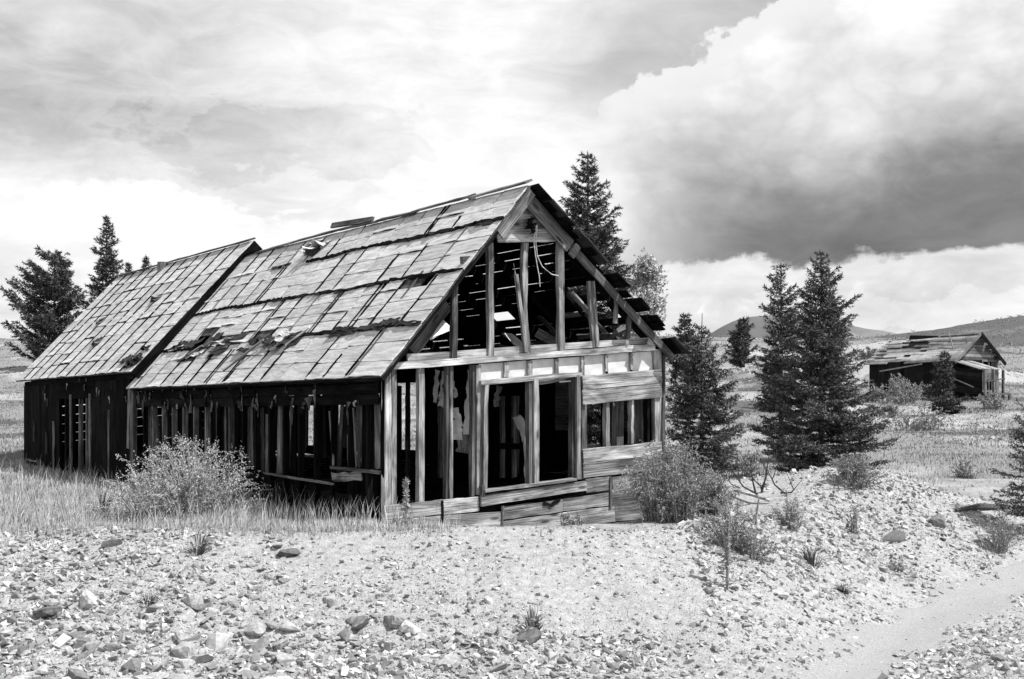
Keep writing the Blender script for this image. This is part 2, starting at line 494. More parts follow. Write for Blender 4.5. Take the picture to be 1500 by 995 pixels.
RC = [(1.3, 11.0), (2.55, 12.9), (3.8, 14.8), (5.0, 16.6), (6.3, 18.6), (8.9, 22.0), (13, 26.5), (20, 33)]
_ry = [p[1] for p in RC]; _rx = [p[0] for p in RC]
def road_off(x, y):
    return (x - np.interp(y, _ry, _rx)) * np.interp(y, _ry, [0.83, 0.83, 0.83, 0.83, 0.82, 0.78, 0.72, 0.68])
def h1(x, y): return float(H(np.array([x]), np.array([y]))[0])
_Ys = np.concatenate([np.arange(9, 40, 0.03), np.arange(40, 260, 0.2)])
def ground_at(px, py):
    x = (px - 750) / F * _Ys; z = EYE + (HOR - py) / F * _Ys
    below = np.nonzero(z <= H(x, _Ys))[0]
    i = below[0] if len(below) else len(_Ys) - 1
    return Vector((x[i], _Ys[i], float(H(x[i:i + 1], _Ys[i:i + 1])[0])))
def at(px, py, Y): return Vector(((px - 750) / F * Y, Y, EYE + (HOR - py) / F * Y))
def grassy(x, y):
    c = crest(x)
    g = sstep(0.1, 0.8, y - c) * np.where(y < 34, 0.5, 0.0)
    hill = 0.62 + 1.5 * fbm(x * 0.10 + 50, y * 0.055 + 20) + 0.7 * fbm(x * 0.35, y * 0.25)
    g = np.where(y >= 34, hill, g)
    g = g * (1 - 0.9 * np.exp(-(((x - 30) / 9.0) ** 2 + ((y - 100) / 12.0) ** 2)))
    g = g * (1 - 0.8 * np.exp(-(((x - 7.0) / 2.6) ** 2 + ((y - 25.3) / 1.8) ** 2)))
    g = np.clip(g, 0, 1)
    hth = sstep(128, 150, y) * sstep(38, 55, x) * np.clip(.8 + 1.6 * fbm(x * .12 + 3, y * .09), 0, 1)
    mot = .9 * sstep(.12, .2, fbm(x * .16 + 70, y * .12 + 5)) * sstep(34, 45, y)
    return g * (1 - np.maximum(hth, mot * .8)) + 1.75 * np.maximum(hth, mot * .8)

rows = np.concatenate([np.linspace(-25, 9, 18)[:-1], np.arange(9, 34, 0.11), 34 * np.exp(np.linspace(0, math.log(260 / 34), 170)), np.array([285, 320, 370, 450, 600, 900, 1500, 3000, 6000])])
cc = np.linspace(-1, 1, 361); cc = np.sign(cc) * np.abs(cc) ** 1.25
XX = np.outer(np.maximum(18 + np.maximum(rows, 0) * 0.85, 40 * 0 + 18), cc); YY = np.repeat(rows[:, None], 361, 1)
ZZ = H(XX, YY)
nr, nc = XX.shape
idx = np.arange(nr * nc).reshape(nr, nc)
q = np.stack([idx[:-1, :-1], idx[:-1, 1:], idx[1:, 1:], idx[1:, :-1]], -1).reshape(-1, 4)
gme = npmesh('ground', np.stack([XX, YY, ZZ], -1).reshape(-1, 3), q)
att = gme.attributes.new('grassy', 'FLOAT', 'POINT')
att.data.foreach_set('value', grassy(XX, YY).ravel().astype(np.float32))
gme.polygons.foreach_set('use_smooth', np.ones(len(q), bool))
GROUND = tag(link('ground', gme, M_GROUND, None), 'stony bank and grassy hillside around the cabins', None, None, 'structure')

# dirt track: a sheet just above the ground with uneven edges
rv_, rf_ = [], []
ys = np.arange(11.0, 32.0, 0.12)
NRC = 14
for i, y in enumerate(ys):
    xc = float(np.interp(y, _ry, _rx)); sl = float(np.interp(y, _ry, [0.83, 0.83, 0.83, 0.83, 0.82, 0.78, 0.72, 0.68]))
    hw = (0.66 + 0.16 * math.sin(y * 1.3) + 0.1 * math.sin(y * 3.7 + 1)) / sl
    hl = hw + 0.25 * float(fbm(np.array([y * 1.1]), np.array([5.0]))[0]) + 0.2 * float(fbm(np.array([y * 4.1]), np.array([9.0]))[0])
    hr = hw + 0.25 * float(fbm(np.array([y * 1.1]), np.array([25.0]))[0]) + 0.2 * float(fbm(np.array([y * 4.1]), np.array([29.0]))[0])
    for k in range(NRC):
        x = xc - hl + (hl + hr) * k / (NRC - 1)
        e = min(k, NRC - 1 - k)
        rv_.append((x, y, h1(x, y) + (0.012 if e > 0 else -0.02)))
for i in range(len(ys) - 1):
    for k in range(NRC - 1):
        a = i * NRC + k
        rf_.append((a, a + 1, a + NRC + 1, a + NRC))
rme = pymesh('dirt_road', rv_, rf_)
rme.polygons.foreach_set('use_smooth', np.ones(len(rf_), bool))
tag(link('dirt_road', rme, M_ROAD, None), 'smooth pale wheel track curving past the stony bank', None, None, 'structure')

# far mountains
def ridge(name, label, Y, prof, depth, mat):
    n = 120; m_ = 14; v = []; f = []
    pxs = np.linspace(prof[0][0], prof[-1][0], n)
    top = np.interp(pxs, [p[0] for p in prof], [p[1] for p in prof])
    top = np.convolve(np.pad(top, 6, 'edge'), np.ones(13) / 13, 'valid')
    for i in range(n):
        X = (pxs[i] - 750) / F * Y; zt = EYE + (HOR - top[i]) / F * Y
        zt += Y * 0.0006 * (float(fbm(np.array([pxs[i] * .09]), np.array([1.0]))[0]))
        for k in range(m_):
            s = k / (m_ - 1) * 2 - 1
            hgt = (1 - abs(s) ** 1.6)
            jit = 1 + 0.05 * float(fbm(np.array([pxs[i] * .05]), np.array([k * .5]))[0])
            v.append((X * (1 + s * depth / Y), Y + s * depth, -60 + (zt + 60) * hgt * (jit if abs(s) > .1 else 1)))
    for i in range(n - 1):
        for k in range(m_ - 1):
            a = i * m_ + k; f.append((a, a + m_, a + m_ + 1, a + 1))
    me = pymesh(name, v, f); me.polygons.foreach_set('use_smooth', np.ones(len(f), bool))
    tag(link(name, me, mat, None), label, None, None, 'structure')
ridge('mountain', 'smooth grey domed mountain far behind the twin spruces', 2600,
      [(900, 560), (980, 530), (1040, 488), (1065, 472), (1090, 463), (1130, 461), (1180, 463), (1230, 478), (1270, 500), (1330, 540), (1400, 560)], 500, M_MOUNT)
ridge('mountain', 'lower wooded ridge right of the domed mountain', 1500,
      [(1130, 560), (1180, 500), (1220, 472), (1245, 474), (1265, 480), (1300, 483), (1330, 492), (1400, 520), (1480, 560)], 250, M_MOUNT2)

# ================================================================ the old house
U3 = Vector((UX, UY, 0)); V3 = Vector((-UY, UX, 0)); ZV = Vector((0, 0, 1))
P0 = Vector((P0X, P0Y, 0))
def HP(u, v, z): return P0 + U3 * u + V3 * v + ZV * (z + SHEAR * u)
def G(px, py, v=0.0):
    """point of the gable plane (or a plane v metres behind it) as house coordinates (u, z)"""
    k = (px - 750) / F
    x0 = P0X - UY * v; y0 = P0Y + UX * v
    u = (k * y0 - x0) / (UX - k * UY)
    Y = y0 + u * UY
    return u, EYE + (HOR - py) / F * Y - SHEAR * u
house = empty('abandoned_house', P0)
tag(house, 'large abandoned wooden house with open stud gable and patched roof', 'house')
WID = 5.75; LEN = 11.5; ALEN = 21.0
def hb(name, x0, t0, b0, x1, t1, b1, v=0.0, th=0.03, mat=None, **kw):
    """horizontal board on the gable given by pixel edges at both ends"""
    ua, za = G(x0, (t0 + b0) / 2, v); ub, zb = G(x1, (t1 + b1) / 2, v)
    wa = G(x0, t0, v)[1] - G(x0, b0, v)[1]; wb = G(x1, t1, v)[1] - G(x1, b1, v)[1]
    return board(name, HP(ua, v, za), HP(ub, v, zb), wa, th, -V3, mat or M_WOOD, house, taper=wb / wa, seg=kw.pop('seg', 5), **kw)
def vb(name, xt, yt, xb, yb, wpx, v=0.05, th=0.09, mat=None, **kw):
    """upright on the gable: top pixel, bottom pixel, width in pixels"""
    ua, za = G(xt, yt, v); ub, zb = G(xb, yb, v)
    Y = P0Y + UY * ua + UX * v
    wd = wpx * Y / F / UX * 0.9
    return board(name, HP(ub, v, zb), HP(ua, v, za), wd, th, -V3, mat or M_WOOD, house, seg=kw.pop('seg', 5), **kw)

# ---- gable: uprights
vb('corner_post', 566.5, 541, 565.5, 775, 9, 0.03, 0.12, M_WOODL)
vb('corner_post', 575, 540, 574.5, 742, 7, 0.045, 0.10, M_WOOD)
vb('stud', 615.5, 537, 615, 736, 8, 0.06, 0.10, M_WOOD)
vb('stud', 654, 537, 653, 733, 4.5, 0.09, 0.10, M_WOODM)
vb('stud', 659.5, 536, 658.5, 733, 4.5, 0.06, 0.10, M_WOOD)
vb('stud', 692, 535, 691, 727, 4.5, 0.08, 0.10, M_WOODM)
vb('stud', 699, 535, 700, 725, 6.5, 0.05, 0.10, M_WOODL)
vb('stud', 851.5, 520, 852, 702, 5, 0.06, 0.10, M_WOODM)
vb('stud', 888, 586, 888, 655, 6, 0.06, 0.10, M_WOOD)
vb('stud', 924, 584, 924, 650, 4.5, 0.06, 0.10, M_WOOD)
vb('stud', 948, 584, 947, 647, 4, 0.10, 0.10, M_WOODD)
vb('corner_post', 961, 512, 962, 650, 12, 0.05, 0.10, M_WOOD)
# right-hand corner board, narrow face
vb('corner_board', 970, 520, 970, 760, 4, 0.02, 0.10, M_WOODM)
# cripples above the window
for (x, w_) in ((741, 7.5), (775.5, 7.5), (815, 5), (852.5, 4.5), (888, 4.5), (924, 4.5)):
    vb('cripple_stud', x, 531 - (x - 741) * 0.07, x, 553 - (x - 741) * 0.06, w_, 0.02, 0.05, M_WOOD if w_ < 6 else M_WOODL)
# white lining behind the cripples
for (xa, xb_) in ((702, 737), (744, 771), (779, 812), (818, 850), (855, 886), (890, 922), (926, 955)):
    ua, za = G(xa, 531, 0.055); ub, zb = G(xb_, 531, 0.055)
    zt = 2.36; zb_ = G(xa, 556, 0.055)[1] - 0.05
    board('plaster_panel', HP(ua, 0.055, (zt + zb_) / 2), HP(ub, 0.055, (zt + zb_) / 2), zt - zb_, 0.02, -V3, M_PLASTER, house, seg=2, wob=0.006)
# ---- window frame
hb('window_head', 703, 557, 564.5, 851, 545, 551, -0.02, 0.09, M_WOODL)
vb('window_casing', 710, 562, 708, 716, 6, 0.0, 0.12, M_WOODL)
vb('window_casing', 705, 562, 703.5, 712, 3.5, 0.03, 0.10, M_WOODM)
vb('window_casing', 774, 556, 774.5, 713, 5, 0.02, 0.12, M_WOODM)
vb('window_mullion', 783, 556, 783.5, 713, 7.5, -0.01, 0.12, M_WOODL)
vb('window_casing', 838, 552, 838, 702, 5.5, 0.05, 0.12, M_WOODM)
vb('window_casing', 845, 550, 845.5, 702, 6, -0.01, 0.12, M_WOODL)
hb('window_sill', 707, 717.5, 721.5, 841, 700.5, 704, -0.05, 0.16, M_WOODL)
hb('window_apron', 704, 726, 742, 858, 704.5, 718, -0.07, 0.05, M_WOODL)
vb('sill_stop', 706.5, 711, 706.5, 727, 5, -0.06, 0.08, M_WOODM, seg=2)
hb('window_head_trim', 786, 560.5, 564, 838, 553, 556, 0.04, 0.04, M_WOODL)
# sagging window rail and sash remains
vb('sash_stick', 769, 640, 770, 700, 3, 0.08, 0.03, M_WOOD)
# ---- siding boards
hb('siding_board', 853, 550.5, 571.5, 969, 541.5, 561, -0.03, 0.03, M_WOOD)
hb('siding_board', 853, 572.5, 592.5, 969, 562, 582, -0.028, 0.03, M_WOOD)
hb('siding_board', 854, 658.5, 678.5, 969, 647, 665.5, -0.03, 0.03, M_WOODL)
hb('siding_board', 854, 679.5, 700.5, 969, 666.5, 688, -0.027, 0.03, M_WOOD)
hb('siding_board', 858, 702, 721.5, 895, 698, 717, -0.03, 0.03, M_WOOD)
hb('siding_board', 897, 699, 720, 970, 689.5, 711, -0.03, 0.03, M_WOOD)
hb('siding_board', 735, 743, 762, 824, 731, 749, -0.03, 0.03, M_WOOD)
hb('siding_board', 824.5, 731, 749, 893, 721.5, 740, -0.027, 0.03, M_WOOD)
hb('siding_board', 894, 720, 743, 970, 712, 733, -0.029, 0.03, M_WOODM)
hb('siding_board', 735, 763.5, 785, 900, 741, 764, -0.03, 0.03, M_WOOD)
hb('siding_board', 900.5, 741, 764, 970, 734, 757, -0.033, 0.03, M_WOOD)
hb('siding_board', 740, 786, 808, 970, 758, 780, -0.03, 0.03, M_WOODM)
hb('siding_board', 562, 741, 761, 648, 732, 754, -0.03, 0.03, M_WOOD)
hb('siding_board', 648.5, 732.5, 754, 701, 727.5, 748, -0.028, 0.03, M_WOOD)
hb('siding_board', 562, 762, 784, 734, 749.5, 771, -0.03, 0.03, M_WOOD)
hb('siding_board', 562, 785, 806, 739, 772, 794, -0.03, 0.03, M_WOODM)
vb('batten_strip', 736, 741, 735, 790, 3.5, -0.05, 0.03, M_WOODM, seg=3)
vb('batten_strip', 648, 733, 648, 771, 3, -0.05, 0.02, M_WOODD, seg=3)
vb('batten_strip', 895, 699, 894, 745, 3.5, -0.05, 0.03, M_WOODM, seg=3)
# torn piece of roofing caught on the siding
hb('torn_felt', 797, 735, 740, 819, 729, 735, -0.055, 0.02, M_WOODD, bend=-0.05, ragged=0.03, wob=0.02)
# dark backing of the hole below the sill
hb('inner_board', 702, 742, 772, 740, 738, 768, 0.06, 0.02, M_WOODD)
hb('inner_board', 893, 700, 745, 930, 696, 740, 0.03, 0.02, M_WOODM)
for (x, w_, m_) in ((905, 20, M_LINE), (935, 15, M_LINE), (951, 5, M_LINE)):
    vb('lining_plank', x, 586, x + R.uniform(-1, 1), 662, w_, .32, .02, m_)
# ---- plates
hb('top_plate', 575, 531.5, 541.5, 957.5, 504, 513, 0.0, 0.09, M_WOODL, seg=8)
hb('plate_beam', 596, 519, 531, 957.5, 494.5, 503, 0.05, 0.05, M_WOODL, seg=8)
# ---- attic studs
vb('attic_stud', 665, 415, 664, 526, 8, 0.03, 0.09, M_WOODM)
vb('attic_stud', 717, 356, 718, 522, 8, 0.03, 0.09, M_WOOD)
vb('attic_stud', 769, 356, 772, 518, 7.5, 0.04, 0.09, M_WOOD, bend=0.05, seg=7, wob=0.012)
vb('attic_stud', 820, 355, 821, 514, 9, 0.03, 0.09, M_WOOD)
vb('attic_stud', 862, 412, 869, 509, 4.5, 0.05, 0.06, M_WOODM)
vb('attic_stud', 868, 412, 875, 508, 4.5, 0.02, 0.06, M_WOOD)
vb('attic_stud', 902.5, 430, 901.5, 474, 6, 0.0, 0.05, M_WOODL, taper=0.45)
vb('attic_stud', 922, 462, 919, 497, 6, 0.06, 0.06, M_WOODM, taper=0.8)
vb('loose_stick', 756, 402, 771, 516, 6.5, -0.02, 0.05, M_WOODL, taper=0.7)
vb('loose_stick', 752.5, 386, 757, 412, 1.6, -0.02, 0.012, M_WOODL, taper=0.3)
# leaning dark beam at the left foot of the roof
ua, za = G(603, 515, 0.3); ub, zb = G(655, 445, 0.3)
board('brace', HP(ua, 0.3, za), HP(ub, 0.3, zb), 0.22, 0.05, -V3, M_WOODM, house)
# ---- boarded peak
hb('peak_board', 728, 337, 355, 816, 334, 354, 0.0, 0.03, M_WOODL)
hb('peak_board', 745, 322, 336.3, 806, 320, 333.3, 0.0, 0.03, M_WOODL)
hb('peak_board', 757, 302, 321.3, 788, 302, 319.3, 0.0, 0.03, M_WOODL)
# old lamp bracket with two dangling wires
uu, zz = G(777, 330, -0.05)
br = Tubes()
for k in range(7):
    p = HP(uu, -0.06, zz) + Vector((R.uniform(-.05, .05), -.03, R.uniform(-.1, .08)))
    br.add([p, p + Vector((R.uniform(-.08, .08), -.05, R.uniform(-.08, .08))), p + Vector((R.uniform(-.1, .1), -.03, R.uniform(-.12, .06)))], [0.035, 0.03, 0.012], 5)
br.build('lamp_bracket', M_WOODD, house)
for pts in ([(786, 330), (783, 352), (784, 372), (788, 390), (790, 405), (792, 420)], [(787, 330), (786, 355), (787, 375), (795, 390), (808, 402), (819, 404)]):
    P_ = []
    for i, (a, c) in enumerate(pts):
        u_, z_ = G(a, c, -0.09); P_.append(HP(u_, -0.09 + 0.02 * (i % 2), z_))
    tube('cable', P_, [0.0085] * len(P_), M_WIRE, house, 5)

# ---- roof planes
RU, RZ = 2.60, 5.24           # main ridge
EU, EZ = -0.20, 2.28          # left eave
QU, QZ = 6.0, 2.26            # right eave
ARU, ARZ = 2.78, 5.60         # annex ridge
AEU, AEZ = -0.20, 2.66
class Slope:
    def __init__(s, ue, ze, ur, zr):
        s.e = (ue, ze); s.r = (ur, zr)
        a = HP(ue, 0, ze); b_ = HP(ur, 0, zr)
        s.d = (b_ - a).normalized(); s.len = (b_ - a).length
        s.n = s.d.cross(V3); s.n = s.n if s.n.z > 0 else -s.n
    def p(s, v, t, off=0.0):
        u = s.e[0] + (s.r[0] - s.e[0]) * t; z = s.e[1] + (s.r[1] - s.e[1]) * t
        return HP(u, v, z) + s.n * off
    def sag(s, v, t): return 0
SL = Slope(EU, EZ, RU, RZ); SR = Slope(QU, QZ, RU, RZ)
AL = Slope(AEU, AEZ, ARU, ARZ); AR = Slope(6.0, 2.58, ARU, ARZ)

def sheath(name, S, v0, v1, holes, mat, nt=14, th=0.03):
    """left-slope sheathing: rows of boards with a slit here and there, one mesh with the holes left open"""
    vs_, fs = [], []
    nv = int((v1 - v0) / 0.28)
    for j in range(nt):
        for i in range(nv):
            va = v0 + (v1 - v0) * i / nv; vb_ = v0 + (v1 - v0) * (i + 1) / nv
            ta = j / nt; tb = (j + 1) / nt
            vm, tm = (va + vb_) / 2, (ta + tb) / 2
            if any(h[0] < vm < h[1] and h[2] < tm < h[3] for h in holes): continue
            o = len(vs_)
            for off in (-th, 0):
                for (a, c) in ((va, ta), (vb_, ta), (vb_, tb), (va, tb)):
                    vs_.append(S.p(a, c, off))
            fs += [(o, o + 1, o + 2, o + 3), (o + 7, o + 6, o + 5, o + 4), (o, o + 4, o + 5, o + 1), (o + 1, o + 5, o + 6, o + 2), (o + 2, o + 6, o + 7, o + 3), (o + 3, o + 7, o + 4, o)]
    # butt the cells: keep only outer faces by merging doubles is not needed for closed cells
    me = pymesh(name, vs_, fs)
    bm = bmesh.new(); bm.from_mesh(me)
    bmesh.ops.remove_doubles(bm, verts=bm.verts, dist=0.0005)
    dup = {}
    for f in bm.faces:
        k = tuple(sorted(v.index for v in f.verts)); dup.setdefault(k, []).append(f)
    bmesh.ops.delete(bm, geom=[f for l in dup.values() if len(l) > 1 for f in l], context='FACES')
    bm.to_mesh(me); bm.free()
    return link(name, me, mat, house)
HOLES_M = [(6.7, 7.1, 0.90, 0.96), (0.60, 0.98, 0.46, 0.54), (5.6, 6.7, 0.24, 0.31), (7.5, 8.3, 0.24, 0.30), (8.9, 9.9, 0.30, 0.36)]
roofM = sheath('roof', SL, -0.26, LEN, HOLES_M, M_SHEATH)
roofM['label'] = 'main roof slope of grey felt panels with gaps'
roofA = sheath('roof', AL, LEN - 0.35, ALEN + 0.25, [], M_SHEATH)
# prototypes of worn roof panels, unit size, thickness in metres
def panel_proto(seed, curl):
    r = random.Random(seed)
    nx, ny = 4, 3
    vs_, fs = [], []
    for lay in (0, 1):
        for j in range(ny + 1):
            for i in range(nx + 1):
                x = i / nx - 0.5; y = j / ny - 0.5
                ex = r.uniform(-.012, .012) if i in (0, nx) else 0; ey = r.uniform(-.02, .02) if j in (0, ny) else 0
                z = 0.016 * lay + r.uniform(-.003, .003) + 0.004
                if lay: z += 0
                lift = 0
                if j == 0: lift += curl * max(0, math.sin(3.1 * (i / nx) + seed)) 
                if i == 0 and j == 0: lift += curl * 0.8
                vs_.append((x + ex, y + ey, z + lift))
    n1 = (nx + 1) * (ny + 1)
    def id_(l, j, i): return l * n1 + j * (nx + 1) + i
    for j in range(ny):
        for i in range(nx):
            fs.append((id_(1, j, i), id_(1, j, i + 1), id_(1, j + 1, i + 1), id_(1, j + 1, i)))
            fs.append((id_(0, j + 1, i), id_(0, j + 1, i + 1), id_(0, j, i + 1), id_(0, j, i)))
    for i in range(nx):
        fs.append((id_(0, 0, i), id_(0, 0, i + 1), id_(1, 0, i + 1), id_(1, 0, i)))
        fs.append((id_(1, ny, i), id_(1, ny, i + 1), id_(0, ny, i + 1), id_(0, ny, i)))
    for j in range(ny):
        fs.append((id_(1, j, 0), id_(1, j + 1, 0), id_(0, j + 1, 0), id_(0, j, 0)))
        fs.append((id_(0, j, nx), id_(0, j + 1, nx), id_(1, j + 1, nx), id_(1, j, nx)))
    me = pymesh('roof_panel', vs_, fs)
    me.materials.append(M_ROOF)
    return me
PAN = [panel_proto(k, c) for k, c in enumerate([0.002, 0.004, 0.006, 0.003, 0.012, 0.02, 0.03, 0.05])]
def put_panel(S, va, vb_, ta, tb, parent, wild=0.0, off=0.0):
    w_ = vb_ - va; h_ = (tb - ta) * S.len
    C = S.p((va + vb_) / 2, (ta + tb) / 2, 0.004 + off)
    # slight roll of every sheet
    ang = R.gauss(0, 0.006 + 0.03 * wild); tilt = R.gauss(0, 0.004 + 0.03 * wild)
    x = (V3 * math.cos(ang) + S.d * math.sin(ang)).normalized(); y = (S.d * math.cos(ang) - V3 * math.sin(ang)).normalized()
    n = S.n; y2 = (y + n * tilt).normalized(); n2 = x.cross(y2)
    if n2.dot(n) < 0: x = -x; n2 = x.cross(y2)
    me = PAN[R.choice([0, 1, 2, 3, 3, 4, 4, 5, 6]) if wild < .2 else R.choice([4, 5, 6, 7])]
    mw = Matrix(((x.x * w_, y2.x * h_, n2.x, C.x), (x.y * w_, y2.y * h_, n2.y, C.y), (x.z * w_, y2.z * h_, n2.z, C.z), (0, 0, 0, 1)))
    return link('roof_panel', me, None, parent, mw)
def lap(S, va, vb_, ta, tb, w_, th, mat, name='batten', parent=None, off=0.02, **kw):
    return board(name, S.p(va, ta, off), S.p(vb_, tb, off), w_, th, S.n, mat, parent, **kw)
BANDS = [(0.0, 0.26, 3), (0.26, 0.54, 4), (0.54, 0.81, 3), (0.81, 1.0, 2)]
for bi, (t0, t1, nrow) in enumerate(BANDS):
    cols = [-0.28]
    while cols[-1] < LEN - 0.45:
        cols.append(cols[-1] + R.uniform(0.62, 1.05))
    cols[-1] = LEN - 0.02
    for i in range(len(cols) - 1):
        prev = t0
        for j in range(nrow):
            ta = t0 + (t1 - t0) * j / nrow; tb = t0 + (t1 - t0) * (j + 1) / nrow
            vm = (cols[i] + cols[i + 1]) / 2; tm = (ta + tb) / 2
            if any(h[0] < vm < h[1] and h[2] - .02 < tm < h[3] + .02 for h in HOLES_M):
                prev = tb; continue
            worn = 1.0 if (bi == 0 and j == 2 and 4.5 < vm < 10.5 and R.random() < .7) or (bi == 1 and j == 0 and 5 < vm < 10 and R.random() < .5) else 0.0
            if worn and R.random() < 0.15:
                prev = tb; continue
            gap = 0.010 if R.random() < .7 else 0.03
            if j: ta = prev
            if j < nrow - 1: tb += R.uniform(-.012, .012)
            prev = tb
            put_panel(SL, cols[i] + gap, cols[i + 1] - gap, ta + 0.0012, tb - 0.0012 * R.uniform(1, 3), roofM, worn)
        if i and R.random() < 0.8:
            tt0, tt1 = t0 + 0.01, t1 - 0.012
            if R.random() < .3: tt1 = t0 + (t1 - t0) * R.uniform(.4, .9)
            lap(SL, cols[i] + R.uniform(-.02, .02), cols[i] + R.uniform(-.02, .02), tt0, tt1, R.uniform(.02, .05), 0.022, R.choice([M_WOODD, M_WOODM, M_WOODD]), parent=roofM, off=0.032, wob=0.016, seg=7)
            if R.random() < .35:
                dv = R.choice([-1, 1]) * R.uniform(.09, .16)
                lap(SL, cols[i] + dv, cols[i] + dv, tt0, tt1, 0.03, 0.02, M_WOODD, parent=roofM, off=0.035, wob=0.012, seg=5)
for t in (0.26, 0.54, 0.81):
    v = -0.27 + R.uniform(0, .1)
    while v < LEN - 0.5:
        v2 = min(v + R.uniform(1.2, 3.2), LEN - .05)
        if not (t == 0.26 and 4.6 < (v + v2) / 2 < 9.5) and R.random() < .8:
            lap(SL, v, v2 - 0.03, t + R.uniform(-.004, .004), t + R.uniform(-.004, .004), R.uniform(.045, .08), 0.028, M_WOODD, parent=roofM, off=0.036, wob=0.025, seg=16, bend=R.uniform(-.03, .03), ragged=0.06)
        v = v2
# crumbled felt along the battens and curling torn sheets
def torn(S, v, t, w_, h_, curl, parent, mat=None, ang=0.0):
    nx, ny = 7, 5; vs_, fs = [], []
    ph = R.uniform(0, 6)
    for j in range(ny + 1):
        for i in range(nx + 1):
            a = (i / nx - .5) * w_; c = (j / ny - .5) * h_ * (1 + .25 * math.sin(i * 1.7 + ph)) 
            a2 = a * math.cos(ang) - c * math.sin(ang); c2 = a * math.sin(ang) + c * math.cos(ang)
            z = 0.03 + curl * (1 - j / ny) ** 2 * (0.5 + 0.5 * math.sin(i * 0.9 + ph)) + R.uniform(0, .012)
            vs_.append(S.p(v, t) + V3 * a2 + S.d * c2 + S.n * z)
    for j in range(ny):
        for i in range(nx):
            k = j * (nx + 1) + i; fs.append((k, k + 1, k + nx + 2, k + nx + 1))
    me = pymesh('torn_felt', vs_, fs)
    o = link('torn_felt', me, mat or M_TAR, parent)
    md = o.modifiers.new('thickness', 'SOLIDIFY'); md.thickness = 0.012
    return o
for k in range(26):
    v = R.uniform(4.2, 10.8); t = R.gauss(0.27, 0.035)
    torn(SL, v, t, R.uniform(.35, .9), R.uniform(.08, .22), R.uniform(.02, .10), roofM, R.choice([M_TAR, M_TAR, M_TAR, M_ROOF, M_WOODM]), R.uniform(-.25, .25))
for k in range(10):
    torn(SL, R.uniform(0, 4.5), 0.265 + R.gauss(0, .01), R.uniform(.4, .9), R.uniform(.08, .14), R.uniform(.02, .06), roofM, M_TAR, R.uniform(-.1, .1))
for k in range(12):
    torn(SL, R.uniform(-.1, 9.0), R.choice([.54, .81]) + R.gauss(0, .008), R.uniform(.3, .8), R.uniform(.05, .09), R.uniform(.02, .05), roofM, M_TAR, R.uniform(-.1, .1))
for k in range(5):
    torn(SL, R.uniform(6.5, 7.4), R.uniform(.87, .97), R.uniform(.3, .5), R.uniform(.15, .3), R.uniform(.1, .25), roofM, R.choice([M_TAR, M_ROOF]), R.uniform(-.8, .8))
# bright broken laths lying in the torn strip
lap(SL, 6.05, 5.35, 0.06, 0.245, 0.06, 0.03, M_WOODL, 'broken_lath', roofM, off=0.11)
lap(SL, 4.15, 3.75, 0.20, 0.30, 0.06, 0.02, M_WOODL, 'broken_lath', roofM, off=0.08)
lap(SL, 9.3, 8.6, 0.16, 0.26, 0.05, 0.03, M_WOODM, 'broken_lath', roofM, off=0.08)
# frame of the hole near the gable
lap(SL, 0.50, 0.50, 0.42, 0.57, 0.06, 0.1, M_WOODL, 'hole_frame', roofM, off=-0.02)
lap(SL, 1.10, 1.10, 0.42, 0.57, 0.06, 0.1, M_WOODM, 'hole_frame', roofM, off=-0.02)
# worn eave edge: short fascia splinters
lap(SL, -0.26, LEN - .3, 0.004, 0.004, 0.06, 0.05, M_WOODD, 'eave_strip', roofM, off=-0.03, seg=14, wob=.012)
# ridge caps
v = -0.25
while v < LEN - .6:
    v2 = min(v + R.uniform(1.2, 2.4), LEN - .1)
    lift = 0.05
    if 6.0 < v < 7.6: lift = 0.08
    board('ridge_cap', HP(RU - 0.03, v, RZ + lift + R.uniform(-.02, .02)), HP(RU - 0.03, v2, RZ + lift + R.uniform(-.03, .03)), 0.16, 0.035, SL.n + ZV, R.choice([M_WOODD, M_WOODM]), house, wob=.012, seg=6, ragged=.05)
    v = v2
board('ridge_cap', HP(RU - .02, 5.0, RZ + .10), HP(RU - .02, 6.75, RZ + .19), 0.12, 0.05, -U3 + ZV * .4, M_WOODM, house)
# annex panels
cols = [LEN - 0.35]
while cols[-1] < ALEN - .3: cols.append(cols[-1] + R.uniform(0.7, 0.95))
cols[-1] = ALEN + .25
NRA = 9
for i in range(len(cols) - 1):
    for j in range(NRA):
        ta = j / NRA + (0.012 * R.uniform(-1, 1) if j else 0); tb = (j + 1) / NRA
        put_panel(AL, cols[i] + .008, cols[i + 1] - .008, ta, tb - 0.0022, roofA, 0.0)
    if i:
        for part in range(2):
            lap(AL, cols[i] + R.uniform(-.015, .015), cols[i] + R.uniform(-.015, .015), part * .5 + .005, part * .5 + .49, R.uniform(.025, .045), 0.024, M_WOODD, parent=roofA, off=.036, wob=.01, seg=5)
for (v, t) in ((14.6, .62), (16.3, .28), (12.3, .08), (18, .5)):
    for k in range(2): torn(AL, v + R.uniform(-.2, .2), t + R.uniform(-.02, .02), R.uniform(.3, .5), R.uniform(.12, .25), R.uniform(.06, .14), roofA, R.choice([M_TAR, M_WOODM]), R.uniform(-.5, .5))
for k in range(16):
    torn(AL, LEN + R.uniform(-.25, .4), R.uniform(.02, .2), R.uniform(.2, .4), R.uniform(.06, .12), R.uniform(.03, .1), roofA, M_TAR, R.uniform(-.5, .5))
board('ridge_cap', HP(ARU - .02, LEN - .25, ARZ + .05), HP(ARU - .02, ALEN + .25, ARZ + .05), .16, .04, AL.n + ZV, M_WOODM, house, seg=14, wob=.02)
v_, f_ = tube_np([AL.p(17.0, .93, -.1), AL.p(17.0, .93, -.1) + ZV * .34], [.15, .15], 10)
link('chimney_pipe', pymesh('chimney_pipe', v_, f_), M_METAL, house)
